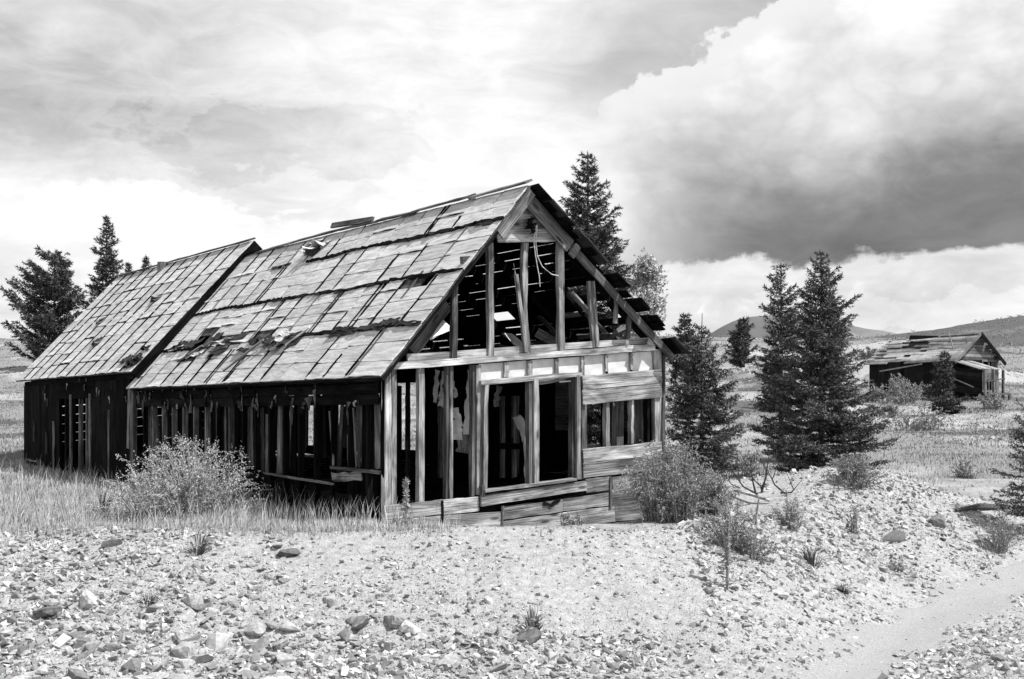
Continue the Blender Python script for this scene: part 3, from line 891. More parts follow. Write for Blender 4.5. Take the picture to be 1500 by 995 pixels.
# right slope of the annex, its near rake and gable strip
vs_ = [AR.p(LEN - .25, 0, 0), AR.p(ALEN + .25, 0, 0), AR.p(ALEN + .25, 1, 0), AR.p(LEN - .25, 1, 0)]
vs_ += [p - AR.n * .04 for p in vs_]
link('roof', pymesh('roof', vs_, [(0, 1, 2, 3), (7, 6, 5, 4), (0, 4, 5, 1), (1, 5, 6, 2), (2, 6, 7, 3), (3, 7, 4, 0)]), M_INT, house)
board('rake_board', AL.p(LEN - .34, 0, -.14), AL.p(LEN - .34, 1.0, -.14), .28, .04, -V3, M_WOODD, house, seg=8)
board('rake_board', AR.p(LEN - .27, 0, -.10), AR.p(LEN - .27, 0.99, -.10), .20, .04, -V3, M_WOODD, house, seg=8)
for k in range(11):
    t0 = k / 11
    z0 = AEZ - .35 + (ARZ - AEZ) * t0
    ul = AEU + (ARU - AEU) * max(0, t0 - .02) + .2; ur = 6.0 + (ARU - 6.0) * t0 - .2
    if ur - ul > .2:
        board('end_wall_board', HP(ul, LEN + .02, z0 + .12), HP(ur, LEN + .02, z0 + .12), .26, .03, -V3, M_INT, house, seg=2)

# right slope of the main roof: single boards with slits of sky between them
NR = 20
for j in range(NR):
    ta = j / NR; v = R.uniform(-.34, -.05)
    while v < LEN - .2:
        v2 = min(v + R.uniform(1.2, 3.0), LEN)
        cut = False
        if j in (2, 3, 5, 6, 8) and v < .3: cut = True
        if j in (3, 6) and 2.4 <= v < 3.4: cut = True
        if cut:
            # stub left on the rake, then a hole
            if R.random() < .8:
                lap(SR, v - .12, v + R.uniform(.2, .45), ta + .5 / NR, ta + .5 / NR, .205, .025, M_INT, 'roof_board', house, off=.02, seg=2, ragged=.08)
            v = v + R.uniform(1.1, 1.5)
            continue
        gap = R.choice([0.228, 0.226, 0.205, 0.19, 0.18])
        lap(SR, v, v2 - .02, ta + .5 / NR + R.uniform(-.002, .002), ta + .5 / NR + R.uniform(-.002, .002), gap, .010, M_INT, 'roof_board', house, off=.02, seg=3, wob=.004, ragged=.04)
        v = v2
# scraps of old covering jutting from the right rake
for (t, w_, l_) in ((.93, .5, .5), (.86, .4, .4), (.80, .3, .5), (.62, .6, .35), (.45, .35, .45), (.30, .3, .55), (.20, .3, .5), (.04, .42, .5), (.70, .3, .3)):
    lap(SR, -.36, l_, t, t + R.uniform(-.005, .01), w_, .03, R.choice([M_TAR, M_WOODD]), 'old_shingle', house, off=.06, seg=3, wob=.015, ragged=.06)
# rakes
board('rake_board', SR.p(-.10, .005, -.10), SR.p(-.10, .80, -.10), .13, .05, -V3, M_WOODM, house, seg=8)
board('rake_board', SR.p(-.13, .70, -.13), SR.p(-.13, 1.0, -.13), .24, .04, -V3, M_WOODM, house, seg=4)
board('rake_board', SL.p(-.22, .76, -.10), SL.p(-.22, .995, -.10), .20, .04, -V3, M_WOODM, house, seg=4)
board('rake_board', SL.p(-.24, .0, -.05), SL.p(-.24, .76, -.05), .07, .04, -V3, M_WOODD, house, seg=6)
board('rake_end', SR.p(-.15, .69, -.14), SR.p(-.15, .66, -.14), .24, .04, -V3, M_WOODL, house, seg=2)
board('lookout', HP(0.9 + .45, -.12, 4.05), HP(1.6, -.12, 4.05), .1, .08, -V3, M_WOODM, house, seg=2)
# rafters
for k in range(12):
    v = 0.12 + k * 1.0
    if v > LEN - .1: break
    board('rafter', SL.p(v, 0.01, -.11), SL.p(v, .99, -.11), .13, .05, V3, M_INT, house, seg=2)
    board('rafter', SR.p(v, 0.01, -.09), SR.p(v, .985, -.09), .15, .05, V3, M_INT, house, seg=2)
# boxed openings at the lower right of the roof, their near sides lit
for (t, v, n_) in ((.40, .9, 0), (.26, 1.0, 1), (.15, 1.2, 2), (.28, 2.4, 3)):
    lap(SR, v, v, t - .10, t + .06, .14, .03, M_WOODL, 'trimmer', house, off=-.14, seg=2)
    lap(SR, v, v + .9, t - .08, t - .08, .12, .03, M_WOOD, 'trimmer', house, off=-.1, seg=2)
# attic floor and litter
for k in range(18):
    u0 = .1 + k * .312
    board('ceiling_board', HP(u0 + .15, .2, 2.44), HP(u0 + .15, LEN - .1, 2.44), .30, .025, ZV, M_INT, house, seg=2)
for k in range(16):
    u0, v0 = R.uniform(.7, 5), R.uniform(.3, 3)
    a = R.uniform(0, 6.3)
    board('attic_litter', HP(u0, v0, 2.52 + .1 * R.random()), HP(u0 + .5 * math.cos(a), v0 + .5 * math.sin(a), 2.52 + R.uniform(0, .35)), R.uniform(.05, .3), .02, ZV + V3 * R.uniform(-1, 1), R.choice([M_PAPER, M_WOODM, M_WOODL, M_INT]), house, seg=2, wob=.02)
board('attic_litter', HP(1.0, .5, 2.95), HP(1.45, .55, 3.1), .35, .02, -V3 + ZV, M_PAPER, house, seg=2, wob=.03)
board('attic_litter', HP(.75, .6, 2.75), HP(.95, .65, 3.15), .3, .02, -V3 + ZV, M_PAPER, house, seg=2, wob=.03)

# ---- floor
for k in range(16):
    u0 = .05 + k * .355
    board('floor_board', HP(u0 + .17, .1, .10), HP(u0 + .17, ALEN - .1, .10), .345, .03, ZV, M_INT, house, seg=2)

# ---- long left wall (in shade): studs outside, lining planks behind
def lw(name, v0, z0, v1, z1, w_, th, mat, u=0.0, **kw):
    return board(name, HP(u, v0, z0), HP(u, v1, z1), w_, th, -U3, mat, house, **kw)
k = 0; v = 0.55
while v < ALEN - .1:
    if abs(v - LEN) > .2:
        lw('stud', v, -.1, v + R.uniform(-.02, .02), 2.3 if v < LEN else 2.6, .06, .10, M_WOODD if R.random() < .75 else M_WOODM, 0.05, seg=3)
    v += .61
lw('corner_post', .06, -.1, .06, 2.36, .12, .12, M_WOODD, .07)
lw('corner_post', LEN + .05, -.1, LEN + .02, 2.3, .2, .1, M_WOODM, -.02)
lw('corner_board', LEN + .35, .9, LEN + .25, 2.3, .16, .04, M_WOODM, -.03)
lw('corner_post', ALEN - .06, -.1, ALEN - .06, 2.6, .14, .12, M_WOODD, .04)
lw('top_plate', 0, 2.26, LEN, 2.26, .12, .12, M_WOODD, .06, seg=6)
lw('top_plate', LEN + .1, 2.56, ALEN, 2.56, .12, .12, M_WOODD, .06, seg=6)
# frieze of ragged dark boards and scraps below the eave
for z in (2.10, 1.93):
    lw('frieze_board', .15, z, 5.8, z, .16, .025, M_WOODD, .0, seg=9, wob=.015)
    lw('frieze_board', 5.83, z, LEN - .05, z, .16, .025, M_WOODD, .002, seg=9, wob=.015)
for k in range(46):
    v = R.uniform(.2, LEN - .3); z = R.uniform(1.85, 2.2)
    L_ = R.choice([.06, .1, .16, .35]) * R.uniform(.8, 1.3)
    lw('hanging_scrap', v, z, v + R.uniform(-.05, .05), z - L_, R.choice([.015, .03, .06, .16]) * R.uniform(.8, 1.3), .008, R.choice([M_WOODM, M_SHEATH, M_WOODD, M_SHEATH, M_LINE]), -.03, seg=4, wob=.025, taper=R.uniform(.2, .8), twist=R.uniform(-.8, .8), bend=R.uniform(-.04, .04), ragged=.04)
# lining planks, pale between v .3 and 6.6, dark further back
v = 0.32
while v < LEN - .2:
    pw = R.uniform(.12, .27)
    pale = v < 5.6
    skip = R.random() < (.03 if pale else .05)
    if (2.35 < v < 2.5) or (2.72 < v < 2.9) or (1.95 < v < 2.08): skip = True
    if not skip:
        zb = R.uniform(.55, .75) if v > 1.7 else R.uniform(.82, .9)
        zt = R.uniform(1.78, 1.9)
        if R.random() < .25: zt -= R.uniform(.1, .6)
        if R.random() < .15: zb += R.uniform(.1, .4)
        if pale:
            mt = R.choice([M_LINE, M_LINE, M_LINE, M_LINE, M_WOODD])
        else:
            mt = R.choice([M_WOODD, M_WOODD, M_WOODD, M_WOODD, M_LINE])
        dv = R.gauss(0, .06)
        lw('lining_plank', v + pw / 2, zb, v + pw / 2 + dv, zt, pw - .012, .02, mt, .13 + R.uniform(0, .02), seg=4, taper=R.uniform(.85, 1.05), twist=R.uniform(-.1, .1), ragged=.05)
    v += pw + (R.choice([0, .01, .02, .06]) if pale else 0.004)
# low boards
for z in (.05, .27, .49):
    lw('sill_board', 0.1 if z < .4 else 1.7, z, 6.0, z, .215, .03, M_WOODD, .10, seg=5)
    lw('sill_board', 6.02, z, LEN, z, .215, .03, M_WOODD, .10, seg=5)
lw('rail', .1, .80, 1.75, .82, .05, .06, M_WOODM, .0, seg=4)
lw('rail', 1.7, .54, 4.4, .62, .035, .05, M_WOODM, .0, seg=4)
lw('broken_board', .75, .72, 1.65, .66, .14, .03, M_LINE, -.01, seg=5, wob=.02, ragged=.08)
lw('broken_board', 1.0, .2, 1.9, .35, .16, .02, M_WOODD, .06, seg=4)
for (v0, z0, v1, z1) in ((1.72, .85, 1.85, 1.75), (.9, .85, 1.02, 1.8)):
    lw('loose_stick', v0, z0, v1, z1, .035, .03, M_LINE, .02, seg=3)
# annex wall: dark boards with an open bay through which the slatted far end shows
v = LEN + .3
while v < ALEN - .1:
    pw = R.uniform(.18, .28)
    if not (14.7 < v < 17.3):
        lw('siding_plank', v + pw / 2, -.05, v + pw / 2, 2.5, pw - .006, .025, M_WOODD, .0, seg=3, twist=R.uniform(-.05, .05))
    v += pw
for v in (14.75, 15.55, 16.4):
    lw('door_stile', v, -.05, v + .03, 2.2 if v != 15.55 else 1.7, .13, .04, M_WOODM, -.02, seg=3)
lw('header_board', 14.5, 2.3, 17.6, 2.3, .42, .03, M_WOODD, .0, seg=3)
for k in range(16):
    lw('hanging_scrap', R.uniform(11.8, 19), R.uniform(2.0, 2.45), R.uniform(11.8, 19) * 0 + 0, 0, 0, 0, None) if False else None
for k in range(14):
    v = R.uniform(12, 19); z = R.uniform(2.1, 2.5); lw('hanging_scrap', v, z, v + R.uniform(-.05, .05), z - R.uniform(.1, .25), R.uniform(.03, .1), .012, R.choice([M_WOODM, M_LINE, M_WOODD]), -.04, seg=3, wob=.02, taper=.4)

for (v0, z0, v1, z1, w_) in ((19.6, .35, 20.6, .38, .05), (19.9, .9, 19.9, 1.5, .03), (18.6, .6, 18.62, 1.2, .05), (17.9, -.05, 17.9, 1.5, .13), (13.2, .2, 13.25, 1.8, .04)):
    lw('loose_stick', v0, z0, v1, z1, w_, .03, M_LINE, -.05, seg=3)
# ---- far end wall of the annex: horizontal boards with narrow slits
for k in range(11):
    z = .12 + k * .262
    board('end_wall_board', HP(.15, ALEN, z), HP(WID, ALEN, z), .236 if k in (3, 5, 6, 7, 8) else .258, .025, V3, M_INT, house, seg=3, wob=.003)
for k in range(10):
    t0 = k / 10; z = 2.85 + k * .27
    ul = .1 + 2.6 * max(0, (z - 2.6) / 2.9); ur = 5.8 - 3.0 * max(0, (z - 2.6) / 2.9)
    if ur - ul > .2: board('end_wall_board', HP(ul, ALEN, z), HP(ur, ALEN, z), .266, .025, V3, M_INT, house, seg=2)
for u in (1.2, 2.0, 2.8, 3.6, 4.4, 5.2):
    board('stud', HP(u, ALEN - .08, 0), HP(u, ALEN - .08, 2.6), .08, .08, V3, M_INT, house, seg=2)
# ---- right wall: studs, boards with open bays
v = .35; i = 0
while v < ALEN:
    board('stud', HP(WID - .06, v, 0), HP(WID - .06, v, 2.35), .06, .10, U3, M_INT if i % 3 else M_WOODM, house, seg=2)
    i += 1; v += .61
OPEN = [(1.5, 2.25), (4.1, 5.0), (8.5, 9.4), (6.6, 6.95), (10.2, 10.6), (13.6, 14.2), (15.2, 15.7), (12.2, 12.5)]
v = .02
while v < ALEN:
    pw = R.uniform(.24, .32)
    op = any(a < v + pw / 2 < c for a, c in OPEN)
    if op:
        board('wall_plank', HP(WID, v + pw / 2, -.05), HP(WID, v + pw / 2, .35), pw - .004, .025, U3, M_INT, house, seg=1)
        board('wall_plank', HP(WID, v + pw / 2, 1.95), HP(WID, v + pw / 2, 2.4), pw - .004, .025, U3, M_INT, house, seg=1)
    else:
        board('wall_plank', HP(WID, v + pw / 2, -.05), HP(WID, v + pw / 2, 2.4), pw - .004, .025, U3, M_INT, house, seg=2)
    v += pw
# pale inside face of the right wall near the gable (seen through the small opening)
for (a, c, m_) in ((.25, .95, M_LINE), (.97, 1.5, M_LINE), (2.3, 3.0, M_WOODM)):
    board('lining_panel', HP(WID - .13, a, 1.45), HP(WID - .13, c, 1.45), 1.1, .02, -U3, m_, house, seg=3)
# ---- inner partition with hanging paper and a doorway
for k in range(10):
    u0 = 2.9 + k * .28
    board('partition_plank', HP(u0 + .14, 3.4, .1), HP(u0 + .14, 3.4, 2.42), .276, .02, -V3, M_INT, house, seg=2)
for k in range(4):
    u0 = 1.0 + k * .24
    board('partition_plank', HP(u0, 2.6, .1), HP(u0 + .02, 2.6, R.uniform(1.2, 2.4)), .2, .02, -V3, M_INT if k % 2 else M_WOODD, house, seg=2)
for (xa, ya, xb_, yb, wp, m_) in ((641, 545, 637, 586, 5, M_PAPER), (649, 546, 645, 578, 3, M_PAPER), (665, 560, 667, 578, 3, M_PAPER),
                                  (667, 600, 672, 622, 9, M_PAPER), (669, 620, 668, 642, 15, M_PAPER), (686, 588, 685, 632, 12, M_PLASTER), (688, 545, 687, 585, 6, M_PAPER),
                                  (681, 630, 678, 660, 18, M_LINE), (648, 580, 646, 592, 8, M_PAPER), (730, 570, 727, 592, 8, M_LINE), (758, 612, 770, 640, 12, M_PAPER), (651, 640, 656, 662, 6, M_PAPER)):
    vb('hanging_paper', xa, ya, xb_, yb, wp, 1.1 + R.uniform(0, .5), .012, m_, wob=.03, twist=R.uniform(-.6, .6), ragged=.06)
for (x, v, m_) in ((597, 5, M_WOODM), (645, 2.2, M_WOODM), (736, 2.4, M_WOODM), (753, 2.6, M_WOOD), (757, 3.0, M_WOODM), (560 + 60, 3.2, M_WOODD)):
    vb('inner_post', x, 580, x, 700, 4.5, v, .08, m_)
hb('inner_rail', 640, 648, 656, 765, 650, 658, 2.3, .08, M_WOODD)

# ================================================================ far shack
HY = 75.0
hp0 = at(1397, 525, HY); hp0.z = at(1397, 580, HY).z
hu = Vector((0.85, 0.52, 0)).normalized(); hv = Vector((-0.56, 0.83, 0)).normalized()
shack = empty('shack', hp0)
tag(shack, 'small far ruined shack with broken board roof and lean-to porch', 'shack')
def SP(u, v, z): return hp0 + hu * u + hv * v + ZV * z
def boards_mesh(name, quads, mat, jit=.01):
    """several boards joined; each quad: A, B (centre line), width, thickness, normal"""
    vs_, fs = [], []
    for (A, B, w_, t_, n) in quads:
        x = (B - A).normalized(); n = (n - x * n.dot(x)).normalized(); y = n.cross(x); o = len(vs_)
        for P_ in (A, B):
            for (sy, sz) in ((-1, -1), (1, -1), (1, 1), (-1, 1)):
                vs_.append(P_ + y * (sy * w_ / 2 + R.uniform(-jit, jit)) + n * (sz * t_ / 2) + x * R.uniform(-jit, jit) * 3)
        for k in range(4):
            k2 = (k + 1) % 4; fs.append((o + k, o + k2, o + 4 + k2, o + 4 + k))
        fs += [(o + 3, o + 2, o + 1, o), (o + 4, o + 5, o + 6, o + 7)]
    return link(name, pymesh(name, vs_, fs), mat, shack)
M_SROOF = island_mat('shack_roof_boards', 0.08, 0.34, fine=0.35, fscale=2.0)
M_SWALL = island_mat('shack_boards', 0.08, 0.24, fine=0.35, fscale=2.0)
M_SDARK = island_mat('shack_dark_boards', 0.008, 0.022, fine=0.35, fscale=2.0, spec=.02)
SWd, SLn, SEH, SRH, SRU = 4.0, 6.3, 2.15, 3.75, 2.05
# walls
boards_mesh('side_wall', [(SP(0, v, 0), SP(0, v, SEH), .29, .04, -hu) for v in np.arange(.15, SLn, .3)], M_SDARK)
boards_mesh('far_wall', [(SP(SWd, v, 0), SP(SWd, v, SEH), .29, .04, hu) for v in np.arange(.15, SLn, .3)], M_SDARK)
boards_mesh('back_wall', [(SP(u, SLn, 0), SP(u, SLn, SEH + max(0, 1.5 - abs(u - SRU) * .75)), .29, .04, hv) for u in np.arange(.15, SWd, .3)], M_SDARK)
gq = []
for k in range(8):
    z = SEH + .1 + k * .19; hw = (SRH - z) / (SRH - SEH)
    gq.append((SP(SRU - SRU * hw, 0, z), SP(SRU + (SWd - SRU) * hw, 0, z), .17, .05, -hv))
boards_mesh('gable_boards', gq, M_SWALL)
boards_mesh('gable_backing', [(SP(.5, .06, SEH + .25), SP(SWd - .5, .06, SEH + .25), .5, .03, -hv), (SP(1.2, .07, SEH + .8), SP(SWd - 1.2, .07, SEH + .8), .6, .03, -hv)], M_SDARK)
boards_mesh('front_wall', [(SP(u, 0, 0), SP(u, 0, SEH), .24, .05, -hv) for u in (3.5, 3.75, 3.95)], M_SWALL)
boards_mesh('porch_inner_wall', [(SP(u, .02, .1), SP(u, .02, SEH), .19, .04, -hv) for u in np.arange(.1, 2.4, .2)], M_SDARK)
boards_mesh('door', [(SP(u, .12, .3), SP(u, .12, SEH), .2, .04, -hv) for u in (2.65, 2.85, 3.05, 3.25)], M_SDARK)
boards_mesh('sill_boards', [(SP(2.1, -.05, z), SP(4.0, -.05, z), .12, .05, -hv) for z in (-.35, -.2, 0)], M_SWALL)
boards_mesh('door_frame', [(SP(2.5, -.04, .3), SP(2.5, -.04, SEH), .1, .08, -hv), (SP(3.1, -.04, .3), SP(3.1, -.04, SEH), .1, .08, -hv), (SP(2.45, -.04, SEH), SP(4.0, -.04, SEH), .12, .08, -hv), (SP(2.4, -.08, .3), SP(3.3, -.08, .3), .12, .12, -hv)], M_SWALL)
# roof: rows of boards with breaks
def sroof(name, u0, z0, u1, z1, n, miss):
    q_ = []
    d = SP(u1, 0, z1) - SP(u0, 0, z0); nn = d.cross(hv); nn = nn if nn.z > 0 else -nn
    for k in range(n):
        s = (k + .5) / n; u = u0 + (u1 - u0) * s; z = z0 + (z1 - z0) * s; v = -.3
        while v < SLn + .1:
            v2 = min(SLn + .3, v + R.uniform(1.2, 3.5))
            if R.random() > miss:
                sagz = -.34 * math.exp(-((v - 3.6) / 1.5) ** 2) * s
                q_.append((SP(u, v, z + sagz + R.uniform(0, .03)), SP(u, v2 - .03, z + sagz + R.uniform(-.02, .05)), d.length / n * R.uniform(.9, 1.02), .04, nn))
            v = v2
    return boards_mesh(name, q_, M_SROOF, .02)
sroof('roof_slope', -.25, SEH - .12, SRU, SRH, 13, .13)
sroof('roof_slope', SWd + .25, SEH - .12, SRU, SRH, 13, .1)
dd = SP(SRU, 0, SRH) - SP(0, 0, SEH); nn = dd.cross(hv); nn = nn if nn.z > 0 else -nn
boards_mesh('roof_lining', [(SP(.0 + SRU * .5, .1, (SEH + SRH) / 2 - .2), SP(SRU * .5, SLn, (SEH + SRH) / 2 - .2), 2.3, .03, nn)], M_SDARK)
boards_mesh('rake_board', [(SP(-.28, -.33, SEH - .2), SP(SRU, -.33, SRH), .16, .05, -hv)], M_SWALL)
boards_mesh('rake_board', [(SP(SWd + .3, -.33, SEH - .2), SP(SRU, -.33, SRH), .22, .05, -hv)], M_SDARK)
boards_mesh('ridge_board', [(SP(SRU, 2.8, SRH - .12), SP(SRU, 4.9, SRH + .02), .28, .06, -hu + ZV * .5)], M_SDARK)
boards_mesh('loose_board', [(SP(.6, .4, 2.5), SP(1.3, 1.4, 3.9), .07, .04, -hu)], M_SROOF)
# lean-to porch at the near corner
pz = SEH - .1
boards_mesh('porch_roof', [(SP(-.1 + k * .27, -1.9, pz - .5), SP(-.1 + k * .27, 0, pz + .05), .29, .04, ZV) for k in range(7)], M_SROOF)
boards_mesh('porch_side', [(SP(-.05, -2.0, z), SP(-.05, 0, z + .25), .2, .04, -hu) for z in np.arange(.1, 1.5, .21)], M_SDARK)
boards_mesh('porch_front', [(SP(0, -2.1, z), SP(.55, -2.1, z), .19, .04, -hv) for z in (1.0, 1.2, 1.4)], M_SWALL)
for u in (0.0, .75, 1.6):
    boards_mesh('porch_post', [(SP(u, -2.15, -.2), SP(u, -2.15, pz - .55), .12, .12, -hv)], M_SWALL)
boards_mesh('porch_rail', [(SP(0, -2.2, .8), SP(1.65, -2.2, 1.0), .07, .07, -hv)], M_SWALL)
boards_mesh('porch_deck', [(SP(-.1, -2.0 + k * .3, .05), SP(1.7, -2.0 + k * .3, .05), .28, .06, ZV) for k in range(7)], M_SDARK)
for u in (0.1, 1.9):
    boards_mesh('stilt', [(SP(u, -2.3, -1.1), SP(u + .05, -2.3, .05), .1, .1, -hv)], M_SWALL)
boards_mesh('stilt_brace', [(SP(.2, -2.35, .0), SP(.6, -2.35, -.6), .07, .05, -hv), (SP(2.0, -2.35, -.3), SP(2.7, -2.35, -.9), .07, .05, -hv)], M_SWALL)
boards_mesh('stilt_brace', [(SP(0, -2.3, .08), SP(2.1, -2.3, .08), .1, .08, -hv)], M_SWALL)
boards_mesh('side_pole', [(SP(-.12, .1, 1.1), SP(-.3, -1.6, .5), .06, .06, -hu)], M_SWALL)
boards_mesh('side_pole', [(SP(-.32, 2.0, 1.95), SP(-.32, 5.2, 1.6), .08, .04, -hu)], M_SWALL)
boards_mesh('plinth', [(SP(-.02, -2, -.5 - .25 * k), SP(-.02, SLn, -.5 + .35 - .25 * k), .26, .05, -hu) for k in range(3)] + [(SP(2.3, 0, -.4 - .25 * k), SP(4, 0, -.4 - .25 * k), .26, .05, -hv) for k in range(2)], M_SDARK)

# ================================================================ vegetation builders
def unit(a):
    return a / np.maximum(np.linalg.norm(a, axis=-1, keepdims=True), 1e-9)
def needles(starts, vecs, per_m, nl, nw, spread=0.75, g=rng):
    """needle blades (single triangles) along twigs"""
    ln = np.linalg.norm(vecs, axis=1)
    cnt = np.maximum(2, (ln * per_m).astype(int))
    ix = np.repeat(np.arange(len(starts)), cnt)
    n = len(ix)
    t = g.random(n)
    d = unit(vecs)[ix]
    base = starts[ix] + vecs[ix] * t[:, None]
    rnd = unit(g.normal(size=(n, 3)))
    nd = unit(d * 0.8 + rnd * spread)
    side = unit(np.cross(nd, unit(g.normal(size=(n, 3)))))
    L_ = nl * g.uniform(.6, 1.25, n)[:, None]; W_ = nw * g.uniform(.7, 1.2, n)[:, None]
    v = np.stack([base - side * W_ / 2, base + side * W_ / 2, base + nd * L_], 1).reshape(-1, 3)
    f = np.arange(n * 3).reshape(-1, 3)
    return v, f
def conifer(label, px, top, Y, rad_px, name='spruce_tree', base=None, seed=1, dens=1.0, p=0.85, droop=.12, leader=0.0, low=.04, mat=None, lean=0.0, group=None, bushy=1.0, asym=None, gap=.12):
    g = np.random.default_rng(seed)
    x = (px - 750) / F * Y
    zb = h1(x, Y) - .05
    if base is not None: zb = at(px, base, Y).z
    zt = at(px, top, Y).z; h = zt - zb; rad = rad_px / F * Y
    root = empty(name, (x, Y, zb))
    tag(root, label, 'tree', group)
    pxm = Y / F * 1.46            # metres per render pixel
    nl = max(.07, 3.6 * pxm); nw = max(.018, 1.25 * pxm)
    # trunk
    bx = lambda s: lean * s * h
    tr = [Vector((x + bx(s), Y, zb + s * h)) for s in (0, .15, .4, .7, .9, 1.0)]
    r0 = max(.05, h * .014)
    tube('trunk', tr, [r0 * 1.2, r0, r0 * .75, r0 * .42, r0 * .2, .008], M_BARK, root, 7)
    S_, V_ = [], []
    lim = Tubes()
    nlev = int(max(16, min(46, h / (max(.11, 3.3 * pxm)))))
    for i in range(nlev):
        s = low + (1 - low) * ((i + .3) / nlev) ** .95
        nb = max(4, int((7 if s < .8 else 5) * bushy))
        lev = rad * (1 - s) ** p * (1 + .25 * math.sin(i * 2.3 + seed)) + .05 * rad
        for k in range(nb):
            if g.random() < gap * (1 - s): continue
            a = g.uniform(0, 6.283)
            l = lev * g.uniform(.5, 1.25)
            if asym: l *= 1 + asym[1] * max(0, math.cos(a - asym[0]))
            if s < .12: l *= .55 + 3.5 * s
            o = np.array([x + bx(s), Y, zb + s * h])
            hd = np.array([math.cos(a), math.sin(a), 0]); sd = np.array([-math.sin(a), math.cos(a), 0])
            up = .55 * s + g.uniform(-.06, .1) - droop * (1 - s)
            cur = .16 * (1 - s) + .1
            pt = lambda t_: o + hd * l * t_ + np.array([0, 0, 1]) * l * (up * t_ - cur * t_ * (1 - t_) * 1.2 + .10 * t_ * t_)
            if l > .35 and h > 2: lim.add([pt(0), pt(.5), pt(.9)], [r0 * .22, r0 * .15, .004], 3)
            sp = max(.085, 2.6 * pxm)
            nt_ = max(2, int(l / sp))
            for q_ in range(nt_):
                t_ = .18 + .82 * (q_ + g.random() * .6) / nt_
                c = pt(t_)
                tl = min(l * .42 * (1.15 - t_ * .75), .55) * g.uniform(.7, 1.2) + nl * .3
                for sg in (-1, 1):
                    d = hd * g.uniform(.6, .95) + sd * sg * g.uniform(.35, .95) + np.array([0, 0, g.uniform(-.22, .22) + .18 * s])
                    S_.append(c); V_.append(d / np.linalg.norm(d) * tl)
            S_.append(pt(.75)); V_.append((pt(1.0) - pt(.75)) * 1.1)
    for k in range(10):
        s = .9 + .1 * k / 10
        S_.append(np.array([x + bx(s), Y, zb + s * h])); V_.append(np.array([0, 0, h * .015]))
    if leader:
        tube('leader', [Vector((x + bx(1), Y, zt - .1)), Vector((x + bx(1) + .01, Y, zt + leader))], [.012, .006], M_BARK, root, 5)
    if len(lim.v) > 9 * 12: tag(lim.build('branches', M_BARK, root), kind='stuff')
    v, f = needles(np.array(S_), np.array(V_), dens * .9 / max(.035, 1.0 * pxm) * 2.0, nl, nw, g=g)
    link('crown', npmesh('crown', v, f), mat or (M_NEEDLEF if Y > 55 else M_NEEDLE), root)
    return root
# leaf tuft blades on stems: generic shrub
def shrub(label, px, py, wpx, hpx, name='shrub', n=60, seed=1, mat=None, twig=None, leaf=.03, lpm=60, arch=.35, Y=None, cat='shrub', group=None, thin=1.0, leafless=.0):
    g = np.random.default_rng(seed)
    if Y is None:
        b0 = ground_at(px, py)
    else:
        x = (px - 750) / F * Y; b0 = Vector((x, Y, h1(x, Y)))
    Yd = b0.y; wd = wpx / F * Yd / 2; hg = hpx / F * Yd
    root = empty(name, b0); tag(root, label, cat, group)
    pxm = Yd / F * 1.46
    lf = max(leaf * .7, 1.25 * pxm); lpm = lpm * 1.7
    tw = Tubes(); S_, V_ = [], []
    lobes = [(g.uniform(-.55, .55) * wd, g.uniform(-.4, .4) * wd, g.uniform(.45, 1.0)) for _ in range(5)] if leafless < 1 else [(0, 0, 1)]
    if leafless < 1: lobes[0] = (g.uniform(-.2, .2) * wd, 0, 1.0)
    c0 = Vector(b0); wd0, hg0 = wd, hg
    for k in range(n):
        ox, oy, sl = lobes[k % len(lobes)]
        b0 = c0 + Vector((ox, oy, 0)); wd = wd0 * (.62 if len(lobes) > 1 else 1) * (.6 + .4 * sl); hg = hg0 * sl * g.uniform(.9, 1.05)
        a = g.uniform(0, 6.283); rr = math.sqrt(g.random())
        bx_, by_ = math.cos(a) * wd * .35 * rr, math.sin(a) * wd * .35 * rr
        ex, ey = math.cos(a) * wd * rr * g.uniform(.8, 1.1), math.sin(a) * wd * rr * g.uniform(.7, 1.0)
        top = hg * math.sqrt(max(.08, 1 - (rr * .92) ** 2)) * (g.uniform(.72, 1.08) if k % 3 else g.uniform(.25, .7))
        bz = h1(b0.x + bx_, b0.y + by_)
        p0 = Vector((b0.x + bx_, b0.y + by_, bz - .03))
        p2 = Vector((b0.x + ex, b0.y + ey, bz + top))
        p1 = p0 * .45 + p2 * .55 + Vector((-(ex - bx_) * .25, -(ey - by_) * .25, top * arch))
        p3 = p2 + Vector(((ex - bx_) * .3 + g.normal() * .05, (ey - by_) * .3 + g.normal() * .05, -top * .12 * g.random()))
        pts = []
        for i in range(7):
            s = i / 6; pts.append((1 - s) ** 3 * p0 + 3 * s * (1 - s) ** 2 * p1 + 3 * s * s * (1 - s) * p2 + s ** 3 * p3)
        tw.add(pts, [max(.008, .35 * pxm) * thin] * 4 + [max(.005, .25 * pxm) * thin] * 3, 3)
        if g.random() < leafless: continue
        for i in range(0, 6):
            A = np.array(pts[i]); B = np.array(pts[i + 1])
            S_.append(A); V_.append(B - A)
            for q_ in range(3):
                d = unit(g.normal(size=3) + np.array([0, 0, .3])) * g.uniform(.5, 1.0) * hg * .16
                S_.append(A + (B - A) * g.random()); V_.append(d)
    tag(tw.build('stems', twig or M_TWIG, root), kind='stuff')
    if S_:
        S_ = np.array(S_); V_ = np.array(V_)
        v, f = needles(S_, V_, lpm, lf * 1.5, lf * .75, spread=1.3, g=g)
        link('foliage', npmesh('foliage', v, f), mat or M_SHRUB, root)
    return root

